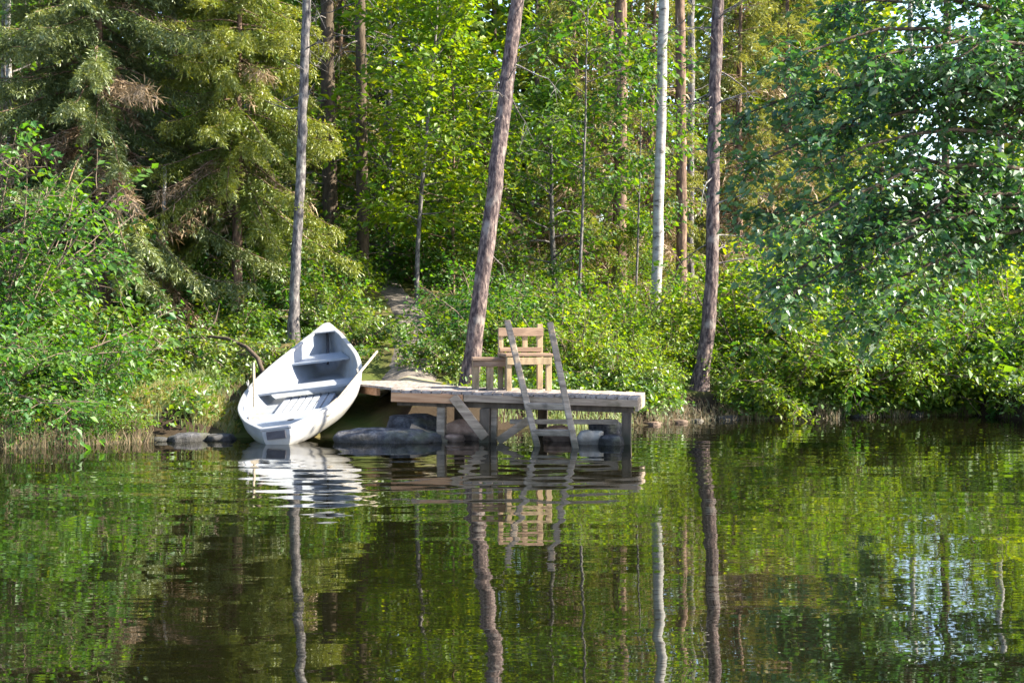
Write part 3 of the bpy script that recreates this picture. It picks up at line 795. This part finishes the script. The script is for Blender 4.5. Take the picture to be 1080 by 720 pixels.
# ------------------------------------------------------------------ rocks
def rock(label, px, d, size, mat, seed, z=None, rz=0.0, cat='rock', group=None):
    bm = bmesh.new(); bmesh.ops.create_icosphere(bm, subdivisions=4, radius=1.0)
    for v in bm.verts:
        n_ = mnoise.fractal(v.co * 1.1 + Vector((seed * 3.1, seed * 1.7, 0)), 1.0, 2.0, 4)
        c_ = mnoise.cell(v.co * 1.3 + Vector((seed, 0, 0)))
        v.co *= 1 + .28 * n_ + .05 * c_
        if v.co.z > .55: v.co.z = .55 + (v.co.z - .55) * .35
        v.co.x *= size[0]; v.co.y *= size[1]; v.co.z *= size[2]
    me = bpy.data.meshes.new('rock'); bm.to_mesh(me); bm.free()
    for p_ in me.polygons: p_.use_smooth = True
    me.materials.append(M[mat])
    o = bpy.data.objects.new('rock', me); COL.objects.link(o)
    xx = X(px, d); zz = float(terr(xx, d)) if z is None else z
    o.location = (xx, d, zz); o.rotation_euler = (0, 0, rz)
    return tag(o, label, cat, group)
rock('long smooth blue grey rock at the water between boat and jetty', 408, 17.95, (.66, .30, .26), 'rock_grey', 1, -.02, R(-4))
rock('grey boulder behind the long smooth rock, under the jetty corner', 436, 18.8, (.36, .30, .26), 'rock_grey', 2, .10)
rock('reddish stone under the jetty between its first two posts', 492, 18.3, (.26, .2, .24), 'rock_red', 3, .08)
rock('small reddish stone in the water left of the sunlit red stones', 478, 18.0, (.13, .12, .10), 'rock_red', 4, .02)
rock('rounded red stone against the dark jetty post', 509, 18.2, (.15, .14, .19), 'rock_red', 5, .08)
rock('pale square stone right of the ladder foot', 622, 17.6, (.19, .16, .20), 'rock_pale', 6, .03)
rock('pink stone between the ladder rails under the jetty', 590, 18.1, (.2, .16, .2), 'rock_red', 7, .05)
rock('flat grey stone on the pale one beneath the jetty end', 640, 18.0, (.24, .2, .16), 'rock_grey', 8, .16)
rock('dark green grey stone by the last jetty post', 645, 17.5, (.16, .15, .14), 'rock_grey', 9, .02)
k = 0
for (px, d, s, mt, lab) in ((165, 18.0, .15, 'rock_grey', 'flat dark stone at the water under the left grassy bank'), (200, 18.15, .28, 'rock_grey', 'broad low grey stone at the water left of the boat'),
        (232, 18.2, .22, 'rock_grey', 'grey waterside stone next to the boat hull'), (690, 20.9, .13, 'rock_red', 'small reddish stone on shore just past the jetty end'),
        (712, 21.3, .15, 'rock_red', 'reddish stone in front of the curved trunk'), (735, 21.6, .11, 'rock_pale', 'little pale stone below the curved trunk foot'),
        (768, 22.0, .20, 'rock_grey', 'grey shore stone right of the curved trunk'), (812, 22.3, .17, 'rock_grey', 'rounded grey stone below the drooping leaves'),
        (860, 22.5, .16, 'rock_red', 'brownish stone at the shore under the dark branches'), (905, 22.6, .2, 'rock_grey', 'low grey stone beneath the right hand bushes'),
        (958, 22.9, .24, 'rock_grey', 'large flat grey stone on the right shore'), (1018, 23.2, .16, 'rock_pale', 'pale upright stone on the right shore'),
        (1062, 23.4, .22, 'rock_grey', 'grey stone at the far right end of the shore')):
    k += 1
    rock(lab, px, d, (s * 1.1, s * .8, s * .5), mt, 20 + k, .0, rng.uniform(0, 3))

# fallen curved branch left of the boat
m = MB(); c0 = P(172, 366, 21.6)
ppts = [P(172, 366, 21.6), P(190, 358, 21.4), P(215, 354, 21.2), P(240, 357, 21.0), P(260, 366, 20.8), P(272, 378, 20.6), P(279, 398, 20.5)]
ppts = np.array(ppts) - c0
m.tube(ppts, [.012, .018, .022, .026, .03, .034, .036], 8)
m.tube([ppts[2], ppts[2] + [.15, .1, .22], ppts[2] + [.2, .2, .5]], [.02, .015, .006], 5)
o = m.build('fallen_branch', M['dark_bark']); o.location = Vector([float(q) for q in c0]); tag(o, 'dark arched dead branch lying on the bank left of the boat', 'branch')
m = MB(); m.tube([(0, 0, 0), (.5, .1, .03), (1.1, .1, .02)], [.06, .055, .04], 8)
o = m.build('driftwood', M['brown_bark']); o.location = (X(1010, 23.1), 23.1, .07); tag(o, 'brown log lying at the waterline on the right shore', 'log')

# ------------------------------------------------------------------ trees with trunks that show
hero_trunk('leaning_pine', 'tall leaning pine trunk behind the low bench', 'tree', [(493, 396, 20.9), (505, 320, 20.9), (520, 215, 21.0), (534, 90, 21.2), (546, 0, 21.3), (556, -80, 21.4)], [.122, .118, .113, .107, .102, .092], M['pine_bark'], dead=22, seed=1, dead_range=(.3, .95), dead_len=(.15, 1.1))
hero_trunk('pine', 'straight grey trunk right behind the boat bow', 'tree', [(309, 366, 23.4), (311, 290, 23.4), (317, 190, 23.4), (320, 90, 23.4), (324, 0, 23.4), (326, -80, 23.4)], [.088, .084, .080, .076, .072, .066], M['grey_bark'], dead=16, seed=2, dead_range=(.5, 1.0))
hero_trunk('pine', 'dark trunk curving at its foot right of the jetty', 'tree', [(735, 414, 22.8), (746, 362, 22.8), (751, 290, 22.8), (752, 180, 22.9), (755, 80, 23.0), (757, 0, 23.0), (759, -80, 23.0)], [.130, .116, .106, .102, .098, .094, .085], M['pine_bark'], dead=22, seed=3, dead_range=(.35, 1.0), dead_len=(.15, 1.1))
hero_trunk('birch', 'pale slender birch trunk left of the curved dark trunk', 'tree', [(690, 345, 26), (694, 260, 26), (697, 130, 26), (700, 0, 26), (702, -80, 26)], [.10, .097, .093, .09, .08], M['birch_bark'], dead=4, seed=4, crown='leaf_birch')
hero_trunk('pine', 'brown trunk standing behind left of the pale birch', 'tree', [(652, 340, 31), (654, 200, 31), (655, 100, 31), (655, 0, 31), (655, -80, 31)], [.165, .15, .14, .135, .13], M['brown_bark'], dead=18, seed=5)
hero_trunk('pine', 'reddish trunk close behind the pale birch', 'tree', [(718, 340, 32), (719, 200, 32), (718, 100, 32), (717, 0, 32), (717, -80, 32)], [.125, .12, .115, .11, .10], M['brown_bark'], dead=22, seed=6)
hero_trunk('pine', 'thin light brown trunk far behind the leaning pine', 'tree', [(641, 330, 36), (642, 200, 36), (643, 60, 36), (643, -60, 36)], [.11, .105, .10, .09], M['brown_bark'], dead=16, seed=7)
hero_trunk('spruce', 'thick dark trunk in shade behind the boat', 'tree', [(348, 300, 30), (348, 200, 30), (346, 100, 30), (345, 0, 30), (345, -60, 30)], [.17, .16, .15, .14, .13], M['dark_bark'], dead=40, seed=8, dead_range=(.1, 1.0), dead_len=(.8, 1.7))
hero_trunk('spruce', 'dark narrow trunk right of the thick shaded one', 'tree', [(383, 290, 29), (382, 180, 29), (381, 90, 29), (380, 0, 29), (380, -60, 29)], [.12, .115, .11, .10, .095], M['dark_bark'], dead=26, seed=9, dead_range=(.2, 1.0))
hero_trunk('birch', 'short thin whitish stem on the bank under the big spruce', 'tree', [(166, 338, 24.2), (169, 310, 24.2), (171, 260, 24.2), (174, 180, 24.2)], [.045, .042, .036, .03], M['birch_bark'], dead=0, seed=10, up=.1, crown='none')
hero_trunk('birch', 'slim pale trunk at the left edge above the alder', 'tree', [(12, 250, 26), (11, 150, 26), (9, 60, 26), (8, -40, 26)], [.06, .055, .05, .045], M['birch_bark'], dead=3, seed=12, crown='leaf_birch')
hero_trunk('birch', 'thin dark trunk against the bright gap on the right', 'tree', [(993, 400, 30), (996, 280, 30), (997, 150, 30), (999, 20, 30), (1000, -60, 30)], [.10, .09, .085, .08, .07], M['dark_bark'], dead=3, seed=13, crown='none')
hero_trunk('birch', 'slender pale trunk left of the bright gap on the right', 'tree', [(962, 400, 31), (963, 280, 31), (962, 150, 31), (960, 0, 31), (959, -60, 31)], [.07, .065, .06, .055, .05], M['birch_bark'], dead=2, seed=14, crown='none')
hero_trunk('birch', 'slim light trunk among the bright leaves at the right edge', 'tree', [(1052, 420, 28), (1054, 280, 28), (1055, 150, 28), (1057, 0, 28), (1058, -60, 28)], [.07, .065, .06, .055, .05], M['birch_bark'], dead=2, seed=15, crown='leaf_birch')
hero_trunk('pine', 'grey thin trunk between birch and curved dark trunk', 'tree', [(728, 350, 38), (728, 200, 38), (729, 60, 38), (729, -60, 38)], [.10, .1, .095, .09], M['grey_bark'], dead=10, seed=16)

# big spruce at the left
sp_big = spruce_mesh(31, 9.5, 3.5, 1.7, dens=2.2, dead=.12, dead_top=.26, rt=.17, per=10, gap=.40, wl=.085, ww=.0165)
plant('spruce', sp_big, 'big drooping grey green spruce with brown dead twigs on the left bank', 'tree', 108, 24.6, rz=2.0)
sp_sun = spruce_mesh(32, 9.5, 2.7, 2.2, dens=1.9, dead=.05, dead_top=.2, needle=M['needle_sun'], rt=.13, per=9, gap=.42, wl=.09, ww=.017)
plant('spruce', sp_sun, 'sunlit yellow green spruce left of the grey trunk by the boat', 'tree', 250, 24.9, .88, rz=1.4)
sp_brown = spruce_mesh(33, 10.0, 2.4, 1.2, dens=1.2, dead=.36, dead_top=.58, needle=M['needle_sun_gold'], rt=.17, per=7, gap=.45, wl=.12, ww=.026)
for (px, d, s, lab) in ((352, 33, 1.0, 'brown spruce full of dead twigs between the two dark trunks'), (612, 31.5, .95, 'sunlit golden brown spruce with dead twigs behind the leaning pine'), (684, 36.5, 1.0, 'sunlit golden spruce with bare lower twigs behind the pale birch'),
        (778, 40, 1.1, 'sunlit golden spruce with dead twigs right of the curved trunk'), (832, 44, 1.2, 'sunlit golden brown spruce behind the dark overhanging leaves'), (40, 31, 1.0, 'brown dead twigged spruce behind the big left spruce')):
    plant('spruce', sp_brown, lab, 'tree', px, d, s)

# broadleaf trees
t_a = tree_mesh(41, 7.6, 2.0, .20, 34, 10, 30, .14, .13, .05, M['leaf_fresh'], M['grey_bark'], bend=(0, 0, .1), tone=.45)
t_b = tree_mesh(42, 8.6, 2.5, .10, 36, 10, 30, .145, .15, .12, M['leaf_birch'], M['grey_bark'], bend=(0, 0, -.4), tone=.45)
t_d = tree_mesh(44, 8.2, 2.3, .42, 24, 9, 26, .125, .14, .04, M['leaf_birch'], M['grey_bark'], bend=(0, 0, -.5), tone=.4)
t_c = tree_mesh(43, 6.8, 1.9, .08, 32, 10, 30, .125, .12, .045, M['leaf_birch'], M['brown_bark'], bend=(0, 0, -.1), tone=.55)
for (px, d, s, me, lab) in ((440, 27.5, 1.0, t_a, 'bright green young broadleaf tree left of the leaning pine'), (412, 31, .95, t_b, 'green birch at the top of the grey path'),
        (478, 30, .9, t_c, 'small leafy tree right behind the leaning pine'), (588, 29, .6, t_b, 'loose green birch just right of the leaning pine'),
        (672, 29, .42, t_c, 'low green tree around the foot of the pale birch'), 
        (608, 26.5, .9, t_d, 'slim birch with its crown hiding the brown trunk'), (668, 27.5, .7, t_d, 'thin birch with hanging crown just left of the pale birch'), (885, 48, .9, t_b, 'green birch behind the dark overhanging leaves'), (1078, 28.5, .5, t_a, 'sunlit yellow green tree at the right edge'),
        (275, 31, .9, t_b, 'green birch between big spruce and grey trunk'), (-10, 27, .9, t_b, 'green birch crown cut by the left edge'), (170, 33, 1.0, t_b, 'dark green birch behind the big spruce')):
    plant('broadleaf_tree', me, lab, 'tree', px, d, s)

# overhanging dark tree on the right bank
def overhang():
    rg = np.random.default_rng(51)
    base = np.array([8.5, 17.6, float(terr(8.5, 17.6))])
    o = thing('overhanging_tree', 'dark blue green tree reaching over the water from the right edge', 'tree', base)
    wood, cr = MB(), MB()
    tr = curve_pts((0, 0, -.1), (-.22, -.05, 1), 7.0, 10, (-.25, -.05, .1), .03, rg)
    wood.tube(tr, np.linspace(.17, .04, 11), 8)
    tips = [(830, 60, 19.0), (800, 170, 19.2), (850, 230, 18.6), (815, 300, 19.4), (880, 130, 19.6), (835, 310, 19.0), (905, 330, 19.2), (870, 250, 19.8), (925, 250, 19.2), (810, 230, 19.6), (920, 60, 18.8), (900, 285, 19.0), (1010, 60, 18.6), (880, 10, 19.8), (850, 110, 20.2), 
            (1060, 60, 18.8), (905, 215, 20.4), (835, 265, 20.3), (1000, -30, 19.0), (900, -60, 19.4), (865, 180, 19.0), (930, 340, 19.8), (1080, 20, 20.0), (950, 90, 20.0), (790, 120, 20.2)]
    for i, tp in enumerate(tips):
        tgt = P(tp[0], tp[1], tp[2] - 3.3) - base
        t = np.clip((tgt[2] + .3) / 7.5, .18, .95)
        q, _ = at(tr, t * .85 if tgt[2] > 2 else .25)
        v = tgt - q; L = np.linalg.norm(v) * 1.06
        d = unit(v + np.array([0, 0, .35 * L]))
        # bend so that the end comes down to the target
        pts = []
        for s in np.linspace(0, 1, 9):
            pts.append(q + v * s + np.array([0, 0, .16 * L * math.sin(math.pi * s)]) + rg.normal(0, .04, 3) * (s > 0))
        pts = np.array(pts)
        wood.tube(pts, np.linspace(.05, .01, 9), 5)
        Ps, Ts, Ds = [], [], []
        for k in range(33):
            s = .33 + .66 * (k + rg.uniform()) / 26
            a, dd = at(pts, min(s, .999))
            side = rg.normal(size=3); side[2] = side[2] * .5 - .15
            tl = rg.uniform(.35, .85) * (1.15 - .4 * s)
            tw = curve_pts(a, unit(dd * .6 + unit(side)), tl, 4, (0, 0, -.7), .15, rg)
            wood.tube(tw, np.linspace(.008, .003, 5), 3, cap=False)
            n = int(36 * tl / .6)
            for u in rg.uniform(.1, 1.05, n):
                b_, d2 = at(tw, min(u, .999)); Ps.append(b_); Ds.append(d2)
            Ts.append(np.full(n, .45 + rg.normal(0, .15)))
        Ps = np.array(Ps) + rg.normal(0, .07, (len(Ps), 3)); Ts = np.concatenate(Ts) + rg.normal(0, .12, len(Ps))
        cr.leaves(Ps, .085, Ts, 0, along=np.array(Ds), droop=.3, upbias=.7, wid=.72, rg=rg)
    wood.build('trunk', M['dark_bark'], o); cr.build('crown', M['leaf_deep'], o)
overhang()

# ------------------------------------------------------------------ shrubs
s_ald = shrub_mesh(61, 3.1, 1.8, 34, 13, 36, .105, .085, M['leaf_alder'], bend=(0, 0, -.35), tone=.5, spread=(.15, 1.35))
s_a = shrub_mesh(62, 1.6, 1.2, 22, 10, 32, .088, .085, M['leaf_fresh'], tone=.45)
s_b = shrub_mesh(63, 1.4, 1.3, 20, 9, 22, .13, .085, M['leaf_birch'], tone=.5)
s_c = shrub_mesh(64, 2.4, 1.3, 24, 11, 30, .115, .09, M['leaf_fresh'], bend=(0, 0, -.3), tone=.4, spread=(.6, 1.4))
s_d = shrub_mesh(65, 1.3, 1.2, 24, 11, 36, .078, .08, M['leaf_alder'], tone=.45)
s_fern = shrub_mesh(66, .75, .8, 18, 12, 16, .07, .03, M['under'], bend=(0, 0, -1.1), tone=.6, spread=(.7, 1.3), sub=.25)
ST = ('stems', 'leaves')
plant('alder_bush', s_ald, 'large bluish green alder bush leaning over the water at the left edge', 'bush', -26, 18.4, .80, parts=ST)
plant('alder_bush', s_ald, 'second alder bush behind the big one at the left edge', 'bush', -45, 19.8, .95, parts=ST)
plant('alder_bush', s_d, 'low alder bush at the grassy tip of the left bank', 'bush', 78, 18.7, .6, parts=ST)
for (px, d, s, me, lab) in ((85, 17.9, .4, s_d, 'small bush hanging low over the reeds at the left'), (-4, 17.4, .4, s_d, 'small bush over the water at the very left edge'), (122, 18.0, .26, s_a, 'tiny bright bush at the water right of the reeds'), (40, 21.0, .8, s_b, 'leafy bush right behind the alder on the left bank'), (205, 25.5, .7, s_d, 'dark low bush in shade beneath the big spruce'), (250, 23.6, .5, s_b, 'little bush behind the arched dead branch'),
        (128, 22.9, .35, s_b, 'bush at the foot of the thin whitish stem'), (335, 25.2, .6, s_a, 'sunlit yellow green bush above the boat bow'), (280, 25.5, 1.0, s_d, 'green bush left of the grey trunk by the boat'),
        (445, 31, 1.1, s_d, 'dark green bush beside the top of the grey path'), (500, 25.5, .7, s_d, 'dark leafy bush right of the grey path'), (478, 22.8, .62, s_b, 'small bush at the foot of the leaning pine'), (520, 24, .95, s_d, 'dark bush behind the low bench'),
        (560, 23.2, .65, s_b, 'green bush behind the wooden chair'), (600, 22.4, .7, s_a, 'light green bush right behind the ladder top'), (632, 23.8, .6, s_c, 'upright bush behind the right end of the jetty'), (660, 22.4, .5, s_a, 'yellow green bush at the shore end of the jetty'),
        (596, 26.5, .6, s_c, 'tall bush between chair and brown trunk'), (680, 23.6, .55, s_a, 'bright bush left of the curved trunk foot'), (706, 25.6, .62, s_c, 'tall bright bush between birch and curved trunk'), (778, 24.2, .7, s_b, 'leafy bush right beside the curved trunk'),
        (800, 24.5, .85, s_c, 'tall yellow green bush below the dark overhanging leaves'), (808, 22.6, .5, s_a, 'low shore bush just right of the curved trunk'), (830, 22.9, .8, s_b, 'shore bush below the lowest dark branches'), (865, 24.6, .9, s_c, 'tall bush in the middle of the right shore'),
        (890, 23.1, .75, s_a, 'rounded low bush in the middle of the right shore'), (925, 23.4, .9, s_b, 'bush above the low grey stone on the right shore'), (958, 23.5, .7, s_a, 'bright bush above the large flat stone'), (1000, 23.9, 1.0, s_b, 'bush behind the pale upright stone'),
        (1045, 24.0, .9, s_d, 'dark green bush at the right edge of the shore'), (1085, 25.0, 1.05, s_a, 'sunlit bush cut by the right edge'), (1030, 27.5, 1.1, s_c, 'tall sunlit bush behind the right shore'), (900, 28, 1.1, s_c, 'tall bush in second row of the right shore'),
        (430, 34, 1.4, s_c, 'bright bush in the clearing above the grey path'), (330, 28.5, 1.0, s_a, 'yellow bush in front of the thick dark trunk'), (835, 27.5, 1.0, s_c, 'tall bush behind the shore under the overhanging leaves')):
    plant('bush', me, lab, 'bush', px, d, s, parts=ST)
for (px, d, s, lab) in ((378, 23.4, .8, 'fern right of the boat bow'), (338, 24.4, .9, 'fern directly behind the boat bow'), (290, 22.2, .9, 'fern left of the grey trunk foot'), (474, 22.0, .7, 'fern at the right side of the sandy path'), 
        (180, 21.0, 1.0, 'fern beneath the thin whitish stem'), (225, 21.4, .9, 'fern above the arched dead branch'), (690, 22.2, .5, 'fern at the shore left of the curved trunk'), (645, 21.6, .8, 'fern behind the jetty end')):
    plant('fern', s_fern, lab, 'fern', px, d, s, parts=ST)

# ------------------------------------------------------------------ ground cover (nobody could count it)
def grass_mesh(n, xr, sr, hgt, tone, seed, dens_fn=None, spread=.35, zmin=-.12):
    rg = np.random.default_rng(seed)
    x = rg.uniform(*xr, n); sh = np.interp(x, SHX, SHY)
    y = sh + rg.uniform(*sr, n) ** 1.0
    if dens_fn is not None:
        kf = dens_fn(x, y); x, y = x[kf], y[kf]
    # clumping
    x = x + .12 * np.sin(y * 9 + x * 3); y = y + .1 * np.sin(x * 11)
    z = terr(x, y); kf = z > zmin; x, y, z = x[kf], y[kf], z[kf]; n = len(x)
    h = hgt * rg.uniform(.4, 1.25, n); az = rg.uniform(0, 6.28, n); ln = rg.uniform(.05, spread * 2, n)
    dx, dy = np.cos(az) * ln * h, np.sin(az) * ln * h
    wv = rg.uniform(.004, .009, n); px_, py_ = -np.sin(az) * 0 + wv, wv * .4
    p0 = np.stack([x, y, z - .02], 1); p1 = p0 + np.stack([dx * .35, dy * .35, h * .6], 1); p2 = p0 + np.stack([dx, dy, h * (1 - ln * .35)], 1)
    wvec = np.stack([px_, py_, 0 * x], 1)
    v = np.stack([p0 - wvec, p0 + wvec, p1 + wvec * .8, p1 - wvec * .8, p2 + wvec * .15, p2 - wvec * .15], 1)
    idx = np.arange(n)[:, None] * 6
    f = np.concatenate([idx + [0, 1, 2, 3], idx + [3, 2, 4, 5]])
    t = np.clip(tone + rg.normal(0, .2, n), 0, 1)
    m = MB(); m.quads(v.reshape(-1, 3), f, np.concatenate([t, t])); return m
landing = lambda x, y: ~((np.abs(x - 2.95) < .45) & (y < 22.9)) & ~((x > -6.2) & (x < -3.6) & (y < np.interp(x, SHX, SHY) + .12)) & ~((x > -2.0) & (x < 1.7) & (y < 20.2)) & ~((x > -4.0) & (x < -1.65) & (y < 22.6)) & ~((x > -5.7) & (x < -3.6) & (y < np.interp(x, SHX, SHY) + 1.7) & (np.sin(x * 37.1 + y * 51.7) > -.25)) & ~((np.abs(x - np.interp(y, [20.4, 23, 26], [X(432, 20.6), X(440, 23), X(432, 26)])) < .62) & (y > 20.2)) & ~((x > -2.3) & (x < -.6) & (y > 20.5) & (y < 21.5))
tag(grass_mesh(52000, (-8.5, 10), (-.05, 4.0), .20, .45, 71, landing).build('grass', M['grass']), 'green and yellow grass along the bank', 'grass', kind='stuff')
tag(grass_mesh(1900, (-7.8, -4.6), (-.6, .2), .34, .4, 72, None, .3, -.34).build('dry_reeds', M['dry_reed']), 'dry tan reeds in the water under the alder bush', 'reeds', kind='stuff')
tag(grass_mesh(7000, (-5.7, -3.75), (.45, 1.5), .17, .8, 78, None, .6).build('dry_grass', M['grass']), 'short yellowed grass on top of the left bank', 'grass', kind='stuff')
tag(grass_mesh(4000, (1.8, 9.5), (-.2, .35), .18, .35, 73, None, .4).build('shore_litter', M['dry_reed']), 'dry reddish grass hanging over the right shoreline', 'grass', kind='stuff')
def undergrowth():
    rg = np.random.default_rng(75)
    m = MB()
    nc = 3400
    y = 19.5 + 26 * rg.uniform(0, 1, nc) ** 1.3; x = rg.uniform(-.42, .44, nc) * y
    k2 = 1000; x[:k2] = rg.uniform(-6.5, 8.4, k2); y[:k2] = np.interp(x[:k2], SHX, SHY) + rg.uniform(.02, .9, k2)
    kf = landing(x, y) & (y > np.interp(x, SHX, SHY) + np.where(x > 1.8, .02, np.where(x < -3.6, .2, .5))); x, y = x[kf], y[kf]
    z = terr(x, y)
    for i in range(len(x)):
        n = 42; h = rg.uniform(.15, .5); r = rg.uniform(.18, .4)
        a = rg.uniform(0, 6.28, n); q = r * np.sqrt(rg.uniform(0, 1, n))
        p = np.stack([x[i] + q * np.cos(a), y[i] + q * np.sin(a), z[i] + h * rg.uniform(.1, 1, n) * (1.1 - q / r * .6)], 1)
        m.leaves(p, .075 if y[i] < 30 else .11, .5 + rg.normal(0, .15) + rg.normal(0, .13, n), rg=rg)
    return m
tag(undergrowth().build('undergrowth', M['under']), 'low green berry plants and herbs covering the forest floor', 'undergrowth', kind='stuff')
def far_wood():
    rg = np.random.default_rng(77)
    m = MB()
    for i in range(260):
        d = rg.uniform(50, 66); px = rg.uniform(-60, 1140)
        if 936 < px < 1046: continue
        x = X(px, d); z = float(terr(x, d)); hh = rg.uniform(12, 18) * (0.8 if px > 1046 else 1.0); rr_ = rg.uniform(1.6, 3.0)
        n = 520
        u = rg.uniform(0, 1, n); a = rg.uniform(0, 6.28, n); prof = np.sin(np.pi * (.1 + .85 * u)) ** .7
        q = rr_ * prof * np.sqrt(rg.uniform(0, 1, n))
        p = np.stack([x + q * np.cos(a), d + q * np.sin(a), z + .5 + hh * u], 1)
        cl = np.sin(p[:, 0] * 2.1) * np.sin(p[:, 1] * 2.3) * np.sin(p[:, 2] * 2.0 + i)
        p = p[cl > -.25]
        m.leaves(p, .42, rg.uniform(.2, .8) + rg.normal(0, .15, len(p)), 0 if rg.uniform() < .6 else 1, rg=rg)
        if i % 4 == 0: m.tube([(x, d, z - .3), (x, d, z + hh * .8)], [.13, .05], 5, mat=2)
    return m
tag(far_wood().build('far_forest', [M['leaf_birch'], M['needle_sun'], M['dark_bark']]), 'distant forest filling the gaps between the nearer trees', 'forest', kind='stuff')
